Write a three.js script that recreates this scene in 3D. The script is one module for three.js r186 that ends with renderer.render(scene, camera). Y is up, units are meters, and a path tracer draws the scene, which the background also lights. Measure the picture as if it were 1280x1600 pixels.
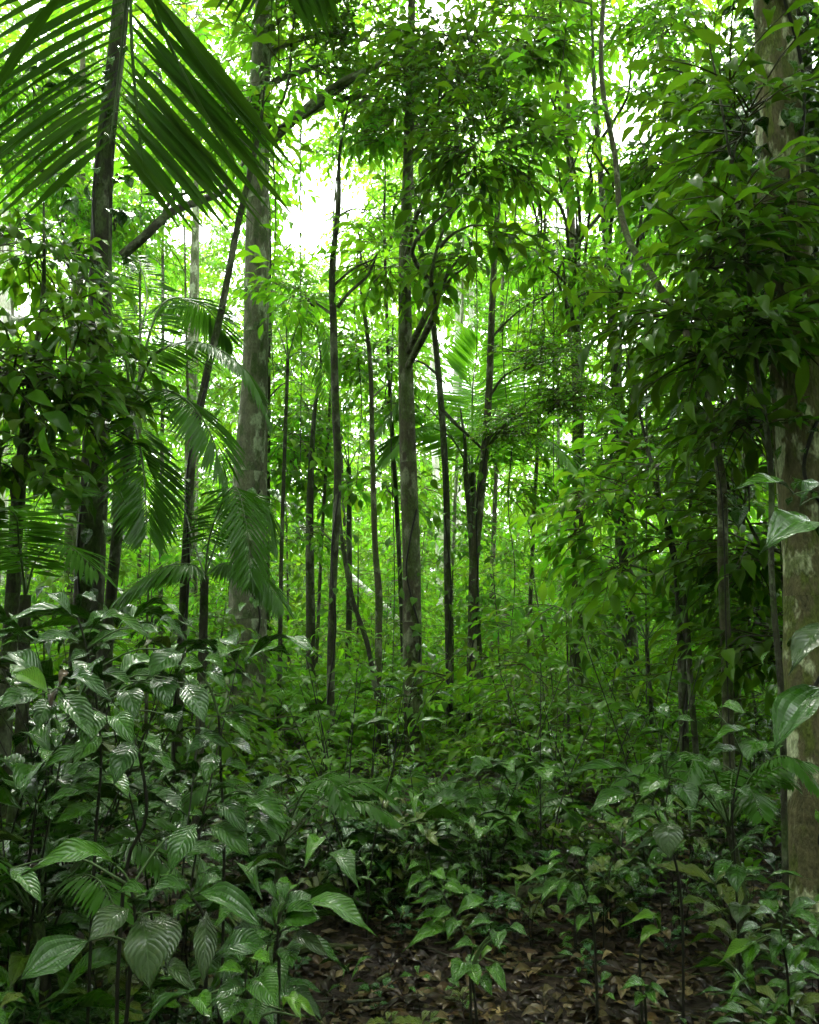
import * as THREE from 'three';
import { mergeGeometries } from 'three/addons/utils/BufferGeometryUtils.js';

// ------------------------------------------------------------------ camera, sky, sun, exposure
const scene = new THREE.Scene();
const RAD = Math.PI / 180, FOV = 60, PITCH = 8.7 * RAD, EYE = 1.5;
const FOC = 800 / Math.tan(FOV / 2 * RAD);                 // focal length in photograph pixels
const camera = new THREE.PerspectiveCamera(FOV, 0.8, 0.05, 400);
camera.position.set(0, EYE, 0);
camera.rotation.set(PITCH, 0, 0);

const SKY_LEVEL = 1.0;
{
  const w = 64, h = 32, d = new Float32Array(w * h * 4);   // an even overcast sky, brighter towards the zenith
  for (let j = 0; j < h; j++) for (let i = 0; i < w; i++) {
    const el = ((j + 0.5) / h - 0.5) * Math.PI, k = (j * w + i) * 4;
    const l = SKY_LEVEL * (el > 0 ? (1 + 2 * Math.sin(el)) / 3 : 1 / 3);
    d[k] = l * 0.97; d[k + 1] = l; d[k + 2] = l * 1.02; d[k + 3] = 1;
  }
  const sky = new THREE.DataTexture(d, w, h, THREE.RGBAFormat, THREE.FloatType);
  sky.mapping = THREE.EquirectangularReflectionMapping; sky.magFilter = THREE.LinearFilter; sky.needsUpdate = true;
  scene.background = sky; scene.environment = sky;
}
const sun = new THREE.DirectionalLight(new THREE.Color(1, 0.97, 0.9), 1.5);
sun.position.set(-6, 36, -40); sun.target.position.set(0, 0, -12);
sun.castShadow = true; sun.shadow.radius = 30; sun.shadow.mapSize.set(2048, 2048);
Object.assign(sun.shadow.camera, { left: -40, right: 40, top: 40, bottom: -40, near: 1, far: 120 });
scene.add(sun, sun.target);
scene.fog = new THREE.FogExp2(new THREE.Color(0.9, 0.96, 0.9), 0.0005);        // damp air under the canopy

const renderer = new THREE.WebGLRenderer({ antialias: true });
renderer.toneMapping = THREE.LinearToneMapping;
renderer.toneMappingExposure = 16;
renderer.shadowMap.enabled = true;

// ------------------------------------------------------------------ helpers
let seed = 20240611;
const rnd = () => { seed |= 0; seed = seed + 0x6D2B79F5 | 0; let t = Math.imul(seed ^ seed >>> 15, 1 | seed); t = t + Math.imul(t ^ t >>> 7, 61 | t) ^ t; return ((t ^ t >>> 14) >>> 0) / 4294967296; };
const rr = (a, b) => a + (b - a) * rnd();
const ri = (n) => Math.floor(rnd() * n);
const pick = (a) => a[ri(a.length)];
const gauss = () => (rnd() + rnd() + rnd() + rnd() - 2) * 1.0;
const V = (x, y, z) => new THREE.Vector3(x, y, z);
const clamp = (x, a, b) => Math.min(b, Math.max(a, x));

function at(px, py, depth) {                                // a photograph pixel at a level distance ahead of the lens, as a point in metres
  const x = (px - 640) / FOC, y = (800 - py) / FOC, c = Math.cos(PITCH), s = Math.sin(PITCH);
  const dy = y * c + s, dz = -(c - y * s), k = depth / -dz;
  return V(x * k, EYE + dy * k, -depth);
}
function toPx(p) {
  const y = p.y - EYE, z = -p.z, c = Math.cos(PITCH), s = Math.sin(PITCH);
  const f = z * c + y * s, u = y * c - z * s;
  return f <= 0.05 ? null : [640 + p.x / f * FOC, 800 - u / f * FOC, f];
}
// things of one kind told apart by the trunk they stand in line with and by their distance
const MARKS = [[20, 'left edge'], [138, 'dark straight trunk'], [284, 'leaning sapling'], [386, 'thick pale trunk'], [516, 'thin wavy trunk'], [645, 'central trunk'], [745, 'curved trunk'], [900, 'brownish trunk'], [1070, 'forked sapling'], [1180, 'slim drooping-leaved tree'], [1275, 'mossy trunk']];
const ORD = ['nearest', 'second nearest', 'third nearest', 'fourth nearest', 'fifth nearest', 'sixth nearest', 'seventh nearest', 'eighth nearest', 'ninth nearest', 'tenth nearest', 'eleventh nearest', 'twelfth nearest', 'thirteenth nearest', 'fourteenth nearest'];
const LINED = new Map();
function lined(o, phrase) { const q = toPx(o.position), m = MARKS.reduce((a, b) => Math.abs(b[0] - q[0]) < Math.abs(a[0] - q[0]) ? b : a), k = `${phrase} in line with the ${m[1]}`; if (!LINED.has(k)) LINED.set(k, []); LINED.get(k).push([q[2], o]); }
// lattice noise
const hash2 = (i, j, k) => { let n = Math.imul(i, 374761393) + Math.imul(j, 668265263) + Math.imul(k, 974711) | 0; n = Math.imul(n ^ n >>> 13, 1274126177); return ((n ^ n >>> 16) >>> 0) / 4294967296; };
function vnoise(x, y, k = 0, per = 0) {
  const i = Math.floor(x), j = Math.floor(y), u = x - i, v = y - j, a = u * u * (3 - 2 * u), b = v * v * (3 - 2 * v);
  const m = per ? (n) => ((n % per) + per) % per : (n) => n;
  const h = (p, q) => hash2(m(p), m(q), k);
  return (h(i, j) * (1 - a) + h(i + 1, j) * a) * (1 - b) + (h(i, j + 1) * (1 - a) + h(i + 1, j + 1) * a) * b;
}
function fbm(x, y, k = 0, per = 0, oct = 4) { let s = 0, a = 0.5, t = 0; for (let o = 0; o < oct; o++) { s += a * vnoise(x, y, k + o * 17, per); t += a; x *= 2; y *= 2; per *= 2; a *= 0.55; } return s / t; }
const groundY = (x, z) => (fbm(x * 0.35 + 40, z * 0.35 + 40, 3, 0, 3) - 0.5) * 0.32 + (fbm(x * 1.7, z * 1.7, 9, 0, 3) - 0.5) * 0.09 + 0.0016 * Math.max(0, -z - 12) * Math.max(0, -z - 12) * 0.4;

const taken = new Map();
function numbered(name) { const n = taken.get(name) ?? 0; taken.set(name, n + 1); return n ? `${name}_${String(n).padStart(3, '0')}` : name; }
function tagged(o, label, category, group, kind) { if (label) o.userData.label = label; if (category) o.userData.category = category; if (group) o.userData.group = group; if (kind) o.userData.kind = kind; return o; }
function thing(name, label, category, pos, group, kind) {
  const g = new THREE.Group(); g.name = numbered(name); g.position.copy(pos); scene.add(g);
  return tagged(g, label, category, group, kind);
}
function shade(m) { m.castShadow = true; m.receiveShadow = true; return m; }
function part(parent, name, geo, mat) { const m = shade(new THREE.Mesh(geo, mat)); m.name = name; if (parent) parent.add(m); return m; }
const _z = V(), _y = V(), _x = V(), _m = new THREE.Matrix4();
function basis(dir, up) {                                   // z along dir, y as near up as it can be
  _z.copy(dir).normalize(); _x.crossVectors(up, _z);
  if (_x.lengthSq() < 1e-6) _x.crossVectors(V(0.3, 0.1, 1), _z);
  _x.normalize(); _y.crossVectors(_z, _x);
  return new THREE.Matrix4().makeBasis(_x, _y, _z);
}
function place(obj, parent, pos, dir, up, sx, sy, sz) {
  obj.quaternion.setFromRotationMatrix(basis(dir, up));
  obj.position.copy(pos).sub(parent.position); obj.scale.set(sx, sy, sz);
  return obj;
}

// tapered tube through points; radii per point; uv in metres
function tube(pts, radii, { sides = 8, steps = 0, rough = 0, seedK = 1, cap = true } = {}) {
  const curve = new THREE.CatmullRomCurve3(pts, false, 'centripetal');
  const n = steps || Math.max(4, pts.length * 4), pos = [], uv = [], idx = [];
  let prev = null, along = 0, last = null;
  for (let i = 0; i <= n; i++) {
    const t = i / n, p = curve.getPoint(t), tan = curve.getTangent(t);
    const f = t * (pts.length - 1), k = Math.min(pts.length - 2, Math.floor(f)), r = radii[k] + (radii[k + 1] - radii[k]) * (f - k);
    if (!prev) { prev = Math.abs(tan.y) > 0.9 ? V(1, 0, 0) : V(0, 1, 0); }
    const nx = prev.clone().addScaledVector(tan, -prev.dot(tan)).normalize(), ny = V().crossVectors(tan, nx);
    prev = nx; if (last) along += p.distanceTo(last); last = p;
    for (let s = 0; s <= sides; s++) {
      const a = s / sides * Math.PI * 2, q = rough ? 1 + rough * ((fbm(Math.cos(a) * 1.6 + 7, Math.sin(a) * 1.6 + along * 1.1, seedK, 0, 3) - 0.5) * 2) : 1;
      const c = Math.cos(a) * r * q, d = Math.sin(a) * r * q;
      pos.push(p.x + nx.x * c + ny.x * d, p.y + nx.y * c + ny.y * d, p.z + nx.z * c + ny.z * d);
      uv.push(s / sides * Math.PI * 2 * radii[0], along);
    }
  }
  const w = sides + 1;
  for (let i = 0; i < n; i++) for (let s = 0; s < sides; s++) { const a = i * w + s, b = a + 1, c = a + w, d = c + 1; idx.push(a, b, c, b, d, c); }
  const g = new THREE.BufferGeometry();
  g.setAttribute('position', new THREE.Float32BufferAttribute(pos, 3)); g.setAttribute('uv', new THREE.Float32BufferAttribute(uv, 2)); g.setIndex(idx);
  g.computeVertexNormals();
  const nn = g.attributes.normal;                           // close the seam
  for (let i = 0; i <= n; i++) { const a = i * w, b = a + sides, v = V(nn.getX(a) + nn.getX(b), nn.getY(a) + nn.getY(b), nn.getZ(a) + nn.getZ(b)).normalize(); nn.setXYZ(a, v.x, v.y, v.z); nn.setXYZ(b, v.x, v.y, v.z); }
  return g;
}

// ------------------------------------------------------------------ textures and materials
function tex(w, h, fn, srgb) {
  const d = new Uint8Array(w * h * 4);
  for (let j = 0; j < h; j++) for (let i = 0; i < w; i++) { const c = fn((i + 0.5) / w, (j + 0.5) / h), k = (j * w + i) * 4; d[k] = clamp(c[0], 0, 1) * 255; d[k + 1] = clamp(c[1], 0, 1) * 255; d[k + 2] = clamp(c[2], 0, 1) * 255; d[k + 3] = 255; }
  const t = new THREE.DataTexture(d, w, h); t.wrapS = t.wrapT = THREE.RepeatWrapping; t.magFilter = THREE.LinearFilter; t.minFilter = THREE.LinearFilter;
  if (srgb) t.colorSpace = THREE.SRGBColorSpace; t.needsUpdate = true; return t;
}
const grey = (x) => [x, x, x];
// pinnate leaf: u across, v along. Side veins sweep forward from the midrib, the blade bulges between them
const veinAt = (u, v, n, sweep) => { const s = Math.abs(u - 0.5) * 2, q = (v - sweep * s - 0.12 * s * s) * n, f = q - Math.floor(q); return [s, Math.min(f, 1 - f)]; };
function leafMaps(n, sweep, k) {
  const color = tex(128, 256, (u, v) => {
    const [s, e] = veinAt(u, v, n, sweep), mid = Math.exp(-s * s * 900) * 0.55, side = Math.exp(-e * e * 420) * 0.2 * (1 - s * 0.5);
    const b = 0.74 + 0.16 * fbm(u * 4, v * 8, k, 0, 4) + 0.06 * vnoise(u * 60, v * 120, k + 5), sp = fbm(u * 9, v * 18, k + 31, 0, 3), spot = sp > 0.64 ? (sp - 0.64) * 2.2 : 0;
    const l = b + mid * 0.35 + side * 0.5;
    return [l + mid * 0.12 + spot * 0.5, l + spot * 0.15, l * 0.98 + mid * 0.1];
  }, true);
  const bump = tex(128, 256, (u, v) => { const [s, e] = veinAt(u, v, n, sweep); return grey(0.15 + 0.7 * Math.sqrt(Math.min(1, e * 2)) * (0.5 + 0.5 * s) * (1 - Math.exp(-s * s * 160)) + 0.12 * fbm(u * 7, v * 14, k, 0, 3)); });
  return { color, bump };
}
const quilted = leafMaps(11, 0.16, 3), fine = leafMaps(17, 0.1, 7);
const parallel = (() => {                                   // few long veins from the base, as on the large soft leaves
  const q = (u, v) => { const s = Math.abs(u - 0.5) * 2, e1 = Math.abs(s - 0.36), e2 = Math.abs(s - 0.74); return [s, Math.min(e1, e2)]; };
  const color = tex(128, 256, (u, v) => { const [s, e] = q(u, v), l = 0.76 + 0.16 * fbm(u * 4, v * 8, 21, 0, 4) + 0.3 * Math.exp(-s * s * 900) + 0.18 * Math.exp(-e * e * 1500); return [l, l, l * 0.98]; }, true);
  const bump = tex(128, 256, (u, v) => { const [s, e] = q(u, v), f = (v * 26) % 1, c = Math.min(f, 1 - f); return grey(0.1 + 0.6 * Math.sqrt(Math.min(1, Math.min(e, s) * 5)) + 0.16 * Math.sqrt(c * 2) + 0.1 * fbm(u * 7, v * 14, 22, 0, 3)); });
  return { color, bump };
})();
const plainTone = tex(64, 128, (u, v) => { const s = Math.abs(u - 0.5) * 2, l = 0.8 + 0.14 * fbm(u * 3, v * 6, 41, 0, 3) + 0.14 * Math.exp(-s * s * 300); return [l, l, l]; }, true);

const patchy = tex(64, 128, (u, v) => grey(clamp(0.55 + 1.1 * (fbm(u * 5, v * 10, 61, 0, 4) - 0.35), 0.35, 1)));
function leafMat(r, g, b, { t = 0.42, coat = 0.5, cr = 0.32, rough = 0.97, spec = 0.06, maps = null, bump = 0.004, vc = false } = {}) {
  const m = new THREE.MeshPhysicalMaterial({ roughness: rough, transmission: t, thickness: 0, clearcoat: coat, clearcoatRoughness: cr, specularIntensity: spec, side: THREE.DoubleSide, vertexColors: vc });
  m.color.setRGB(r, g, b);
  if (maps) { m.map = maps.color; if (maps.bump) { m.bumpMap = maps.bump; m.bumpScale = bump; if (rough < 0.9) m.roughnessMap = patchy; } }
  return m;
}
const plainMaps = { color: plainTone };
const M = {
  glossy: [[0.044, 0.145, 0.007], [0.034, 0.115, 0.007], [0.06, 0.18, 0.007], [0.028, 0.098, 0.007]].map((c) => leafMat(...c, { t: 0.16, coat: 0, rough: 0.46, spec: 0.65, maps: quilted, bump: 0.004 })),
  broad: [[0.036, 0.12, 0.008], [0.048, 0.145, 0.008]].map((c) => leafMat(...c, { t: 0.16, coat: 0, rough: 0.46, spec: 0.65, maps: parallel, bump: 0.0035 })),
  dull: [leafMat(0.045, 0.09, 0.02, { t: 0.14, coat: 0, rough: 0.5, spec: 0.6, maps: quilted, bump: 0.003 })],
  fresh: [leafMat(0.16, 0.36, 0.03, { t: 0.45, coat: 0.4, maps: fine, bump: 0.004 })],
  herb: [[0.05, 0.16, 0.007], [0.062, 0.19, 0.007], [0.036, 0.12, 0.007], [0.08, 0.235, 0.007]].map((c) => leafMat(...c, { t: 0.18, coat: 0, rough: 0.46, spec: 0.65, maps: fine, bump: 0.0035 })),
  sprig: [[0.085, 0.235, 0.014], [0.07, 0.2, 0.014], [0.1, 0.27, 0.014]].map((c) => leafMat(...c, { t: 0.5, coat: 0.35, cr: 0.35, maps: fine, bump: 0.002 })),
  crown: leafMat(0.122, 0.33, 0.008, { t: 0.58, coat: 0.3, cr: 0.3, vc: true }),
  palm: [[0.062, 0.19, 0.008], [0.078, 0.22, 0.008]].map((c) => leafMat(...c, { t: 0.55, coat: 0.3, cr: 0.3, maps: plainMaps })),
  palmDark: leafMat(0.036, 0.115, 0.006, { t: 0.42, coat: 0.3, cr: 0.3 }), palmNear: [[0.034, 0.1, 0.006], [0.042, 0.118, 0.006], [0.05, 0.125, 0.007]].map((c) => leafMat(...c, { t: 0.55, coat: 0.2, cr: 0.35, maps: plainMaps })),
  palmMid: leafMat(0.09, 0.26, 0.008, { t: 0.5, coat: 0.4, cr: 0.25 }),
  deadLeaf: [[0.1, 0.07, 0.03], [0.055, 0.04, 0.018], [0.15, 0.115, 0.05], [0.034, 0.026, 0.013], [0.22, 0.18, 0.085]].map((c) => leafMat(...c, { t: 0.1, coat: 0.35, cr: 0.3, maps: fine, bump: 0.004 })),
};
function solid(r, g, b, rough = 0.85, maps = {}) { const m = new THREE.MeshPhysicalMaterial({ roughness: rough, specularIntensity: 0.3, side: THREE.DoubleSide, ...maps }); m.color.setRGB(r, g, b); return m; }
const stemMat = solid(0.014, 0.014, 0.008, 0.6), greenStem = solid(0.05, 0.085, 0.025, 0.55), twigMat = solid(0.06, 0.05, 0.032, 0.85);

function bark(base, patch, moss, k, amount) {               // bark with lichen patches and moss; one texture tile is two metres high
  const f = (u, v) => {
    const fis = fbm(u * 16, v * 9, k, 0, 5), fineN = fbm(u * 60, v * 90, k + 3, 0, 4), pa = fbm(u * 6, v * 11, k + 50, 0, 6), mo = fbm(u * 6, v * 10, k + 90, 0, 6), ring = fbm(u * 3, v * 46, k + 120, 0, 2);
    return { fis, fineN, p: clamp((pa - (0.62 - amount * 0.25)) * 9, 0, 1), m: clamp((mo - 0.5) * 7, 0, 1), ring };
  };
  const color = tex(384, 768, (u, v) => { const q = f(u, v), l = clamp(0.15 + 1.9 * (q.fis * 0.45 + q.fineN * 0.4 + q.ring * 0.15 - 0.12), 0.1, 1.7); return [0, 1, 2].map((i) => { let c = base[i] * l; c += (patch[i] * (0.35 + 1.2 * q.fineN) - c) * q.p; c += (moss[i] * (0.3 + 1.4 * q.fineN) - c) * q.m * 0.8; return Math.pow(clamp(c, 0, 1), 1 / 2.2); }); }, true);
  const bumpT = tex(384, 768, (u, v) => { const q = f(u, v); return grey(0.5 * q.fis + 0.3 * q.fineN + 0.15 * q.ring + 0.2 * q.p); });
  color.repeat.set(1, 0.5); bumpT.repeat.set(1, 0.5);
  return new THREE.MeshPhysicalMaterial({ map: color, bumpMap: bumpT, bumpScale: 0.03, roughness: 0.9, specularIntensity: 0.25 });
}
const BARK = {
  pale: bark([0.12, 0.125, 0.075], [0.27, 0.31, 0.2], [0.045, 0.075, 0.016], 11, 0.45),
  dark: bark([0.03, 0.031, 0.016], [0.085, 0.1, 0.055], [0.032, 0.055, 0.01], 23, 0.35),
  mossy: bark([0.11, 0.1, 0.045], [0.42, 0.44, 0.27], [0.075, 0.1, 0.014], 37, 0.35),
  mid: bark([0.055, 0.053, 0.026], [0.14, 0.155, 0.09], [0.042, 0.068, 0.012], 53, 0.35),
  white: bark([0.42, 0.42, 0.33], [0.68, 0.68, 0.62], [0.3, 0.34, 0.2], 71, 0.7),
};

// ------------------------------------------------------------------ leaf shapes: base at the origin, tip at z = 1, upper face +y, width 1
function leafShape({ nL = 8, nH = 2, arch = 0.18, fold = 0.14, peak = 0.45, tip = 0.14, wave = 0.02, twist = 0, petiole = 0 }) {
  const pos = [], uv = [], idx = [], w = nH * 2 + 1;
  for (let i = 0; i <= nL; i++) {
    const t = i / nL, a = Math.log(0.5) / Math.log(peak), body = Math.pow(Math.sin(Math.PI * Math.pow(clamp(t / (1 - tip * 0.6), 0, 1), a)), 1.12);
    const drip = t > 1 - tip * 1.6 ? 0.07 * (1 - (t - (1 - tip * 1.6)) / (tip * 1.6)) : 0, half = 0.5 * Math.max(body, drip, t < 0.01 ? 0.03 : 0);
    const y = arch * Math.sin(Math.PI * Math.pow(t, 0.85)), tw = twist * (t - 0.3);
    for (let s = 0; s < w; s++) {
      const q = (s - nH) / nH, x = q * half, yy = -fold * Math.abs(x) * 0 + fold * Math.abs(q) * half + wave * Math.sin(t * 17 + q * 2) * Math.abs(q);
      pos.push(x * Math.cos(tw) - yy * Math.sin(tw), y + yy * Math.cos(tw) + x * Math.sin(tw), t); uv.push(0.5 + q * 0.5, t);
    }
  }
  for (let i = 0; i < nL; i++) for (let s = 0; s < w - 1; s++) { const a = i * w + s, b = a + 1, c = a + w, d = c + 1; idx.push(a, c, b, b, c, d); }
  const g = new THREE.BufferGeometry();
  g.setAttribute('position', new THREE.Float32BufferAttribute(pos, 3)); g.setAttribute('uv', new THREE.Float32BufferAttribute(uv, 2)); g.setIndex(idx); g.computeVertexNormals();
  return g;
}
const LEAF = [
  leafShape({ nL: 10, arch: 0.16, fold: 0.14, peak: 0.53 }), leafShape({ nL: 10, arch: 0.26, fold: 0.1, peak: 0.56, twist: 0.35, wave: 0.03 }),
  leafShape({ nL: 10, arch: 0.1, fold: 0.2, peak: 0.52, twist: -0.3 }), leafShape({ nL: 10, arch: 0.34, fold: 0.12, peak: 0.56, wave: 0.035 }), leafShape({ nL: 10, arch: 0.2, fold: 0.2, peak: 0.54, twist: 0.15, wave: 0.025 }),
];
const LEAF_SMALL = [leafShape({ nL: 7, nH: 1, arch: 0.16, fold: 0.14, peak: 0.54 }), leafShape({ nL: 7, nH: 1, arch: 0.26, fold: 0.1, twist: 0.4, peak: 0.56 }), leafShape({ nL: 7, nH: 1, arch: 0.06, fold: 0.2, peak: 0.52, twist: -0.35 })];
const LEAF_MID = [leafShape({ nL: 5, nH: 1, arch: 0.14, fold: 0.16, peak: 0.55 }), leafShape({ nL: 5, nH: 1, arch: 0.24, fold: 0.12, twist: 0.4, peak: 0.56 })];
const LEAF_TINY = [leafShape({ nL: 3, nH: 1, arch: 0.12, fold: 0.25, tip: 0.05 }), leafShape({ nL: 3, nH: 1, arch: 0.2, fold: 0.2, tip: 0.05, twist: 0.4 })];
const LEAFLET = [leafShape({ nL: 9, nH: 1, arch: 0.02, fold: 0.03, peak: 0.45, tip: 0.2, wave: 0 }), leafShape({ nL: 9, nH: 1, arch: 0.045, fold: 0.02, peak: 0.48, tip: 0.2, twist: 0.15, wave: 0 })];
const CURL = [leafShape({ nL: 5, nH: 2, arch: 0.3, fold: 0.5, twist: 0.6, wave: 0.06 }), leafShape({ nL: 5, nH: 2, arch: -0.16, fold: 0.35, twist: -0.7, wave: 0.07 }), leafShape({ nL: 5, nH: 2, arch: 0.12, fold: -0.3, twist: 0.3, wave: 0.05 })];

// a sprig: a little branch with leaves, shared by the copies of a crown; vertex colours tell twig from leaf
function tinted(g, c) { const n = g.attributes.position.count, a = new Float32Array(n * 3); for (let i = 0; i < n; i++) a.set(c, i * 3); g.setAttribute('color', new THREE.BufferAttribute(a, 3)); return g; }
function sprig({ n = 14, len = 0.16, wide = 0.42, size = 0.6, shapes = LEAF_TINY, droop = 0.35, sub = 3 }) {
  const list = [];
  for (let b = 0; b < sub; b++) {
    const ang = (b - (sub - 1) / 2) * 0.8 + rr(-0.25, 0.25), el = rr(-0.25, 0.3), L = size * rr(0.75, 1.1) * (b === (sub >> 1) ? 1.1 : 0.85);
    const d = V(Math.sin(ang) * Math.cos(el), Math.sin(el), Math.cos(ang) * Math.cos(el)), end = d.clone().multiplyScalar(L); end.y -= droop * L * 0.5;
    const midp = d.clone().multiplyScalar(L * 0.5);
    list.push(tinted(tube([V(0, 0, 0), midp, end], [0.006, 0.0045, 0.002].map((r) => r * (0.5 + size)), { sides: 3, steps: 4 }), [0.55, 0.24, 1.6]));
    const c = new THREE.QuadraticBezierCurve3(V(0, 0, 0), midp.clone().multiplyScalar(1.1), end), per = Math.round(n / sub);
    for (let i = 0; i < per; i++) {
      const t = 0.18 + 0.82 * (i + 0.5) / per, p = c.getPoint(t), side = i % 2 ? 1 : -1, sp = rr(0.6, 1.25) * (1 - 0.55 * t);
      const dir = c.getTangent(t).clone().applyAxisAngle(V(0, 1, 0), side * sp); dir.y += rr(-0.55, 0.1) - droop * 0.3; dir.normalize();
      const up = V(rr(-0.4, 0.4), 1, rr(-0.4, 0.4)), l = len * rr(0.65, 1.2), g = pick(shapes).clone();
      g.applyMatrix4(basis(dir, up).multiply(new THREE.Matrix4().makeScale(l * wide, l * 0.9, l))); g.translate(p.x, p.y, p.z);
      const k = rr(0.5, 1.3); list.push(tinted(g, [k * rr(0.85, 1.2), k, k]));
    }
  }
  return mergeGeometries(list);
}
const SPRIG = {
  broad: [0, 1, 2].map(() => sprig({ n: 15, len: 0.2, wide: 0.36, size: 0.6, shapes: LEAF_MID })),
  large: [0, 1, 2].map(() => sprig({ n: 9, len: 0.3, wide: 0.36, size: 0.55, shapes: LEAF_SMALL })),
  fine: [0, 1, 2].map(() => sprig({ n: 30, len: 0.085, wide: 0.42, size: 0.5, droop: 0.2, sub: 4 })),
  long: [0, 1, 2].map(() => sprig({ n: 12, len: 0.27, wide: 0.23, size: 0.6, droop: 0.3, shapes: LEAF_SMALL })),
  far: [0, 1, 2].map(() => sprig({ n: 45, len: 0.24, wide: 0.45, size: 1.15, sub: 5, droop: 0.3 })),
};

// copies of the sprigs as one leafy part (several meshes, one for each sprig shape)
function foliage(parent, name, kind, spots, mat = M.crown) {
  const by = SPRIG[kind].map(() => []);
  for (const s of spots) by[ri(by.length)].push(s);
  by.forEach((list, v) => {
    if (!list.length) return;
    const im = new THREE.InstancedMesh(SPRIG[kind][v], mat, list.length); im.name = name; shade(im); im.userData.kind = 'stuff';
    list.forEach((s, i) => {
      const m = basis(s.dir, s.up ?? V(rr(-0.25, 0.25), 1, rr(-0.25, 0.25))); m.scale(V(s.k, s.k, s.k)); m.setPosition(s.p.x - parent.position.x, s.p.y - parent.position.y, s.p.z - parent.position.z);
      im.setMatrixAt(i, m); im.setColorAt(i, new THREE.Color().setRGB(...s.c));
    });
    parent.add(im);
  });
}
// places where the photograph shows open sky between the crowns
const GAPS = [[490, 315, 46, 80], [470, 190, 26, 40], [565, 300, 26, 22], [280, 345, 26, 26], [300, 290, 16, 18], [705, 8, 50, 24], [985, 205, 46, 30], [965, 118, 30, 30], [1000, 90, 20, 20], [905, 345, 34, 24], [975, 505, 50, 26], [715, 545, 24, 60], [660, 312, 22, 26], [800, 330, 20, 18], [1100, 35, 22, 20], [880, 130, 14, 16], [50, 480, 24, 26], [540, 395, 20, 18], [700, 600, 20, 24], [1010, 590, 14, 14], [770, 770, 16, 14]];
const inGap = (p, reach = 0) => { const q = toPx(p); if (!q) return false; const e = reach * FOC / q[2]; return GAPS.some(([x, y, a, b]) => ((q[0] - x) / (a * 0.8 + e)) ** 2 + ((q[1] - y) / (b * 0.8 + e)) ** 2 < 1); };   // reach: how far the leaves stand out from p, in metres
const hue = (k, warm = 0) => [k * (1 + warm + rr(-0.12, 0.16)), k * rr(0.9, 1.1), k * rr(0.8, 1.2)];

// ------------------------------------------------------------------ the ground
{
  const n = 150, g = new THREE.PlaneGeometry(1, 1, n, n), p = g.attributes.position, uv = g.attributes.uv;
  const warp = (t) => Math.sign(t) * Math.pow(Math.abs(t), 2.4);
  for (let i = 0; i < p.count; i++) { const x = warp(p.getX(i) * 2) * 160, z = -9 + warp(p.getY(i) * 2) * 160; p.setXYZ(i, x, groundY(x, z), z); uv.setXY(i, x, z); }
  const ix = g.index.array; for (let i = 0; i < ix.length; i += 3) { const t = ix[i]; ix[i] = ix[i + 1]; ix[i + 1] = t; }
  g.computeVertexNormals();
  const f = (u, v) => [fbm(u * 12, v * 12, 5, 12, 5), fbm(u * 60, v * 60, 8, 60, 3), fbm(u * 7, v * 7, 12, 7, 3)];
  const color = tex(512, 512, (u, v) => { const [a, b, c] = f(u, v), l = 0.004 + 0.034 * a * b * 2, w = clamp((c - 0.5) * 3, 0, 1); return [l * (1 + 0.5 * w), l * (0.72 + 0.2 * w), l * 0.42].map((x) => Math.pow(x, 1 / 2.2)); }, true);
  const bump = tex(512, 512, (u, v) => { const [a, b] = f(u, v); return grey(0.5 * a + 0.5 * b); });
  color.repeat.set(0.55, 0.55); bump.repeat.set(0.55, 0.55);
  const ground = part(null, 'ground', g, new THREE.MeshPhysicalMaterial({ map: color, bumpMap: bump, bumpScale: 0.03, roughness: 0.7, specularIntensity: 0.2, side: THREE.DoubleSide }));
  if (g.attributes.normal.getY(0) < 0) console.log('ground faces down');
  tagged(ground, 'dark damp soil of the forest floor', 'ground', null, 'structure'); scene.add(ground);
}

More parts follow.
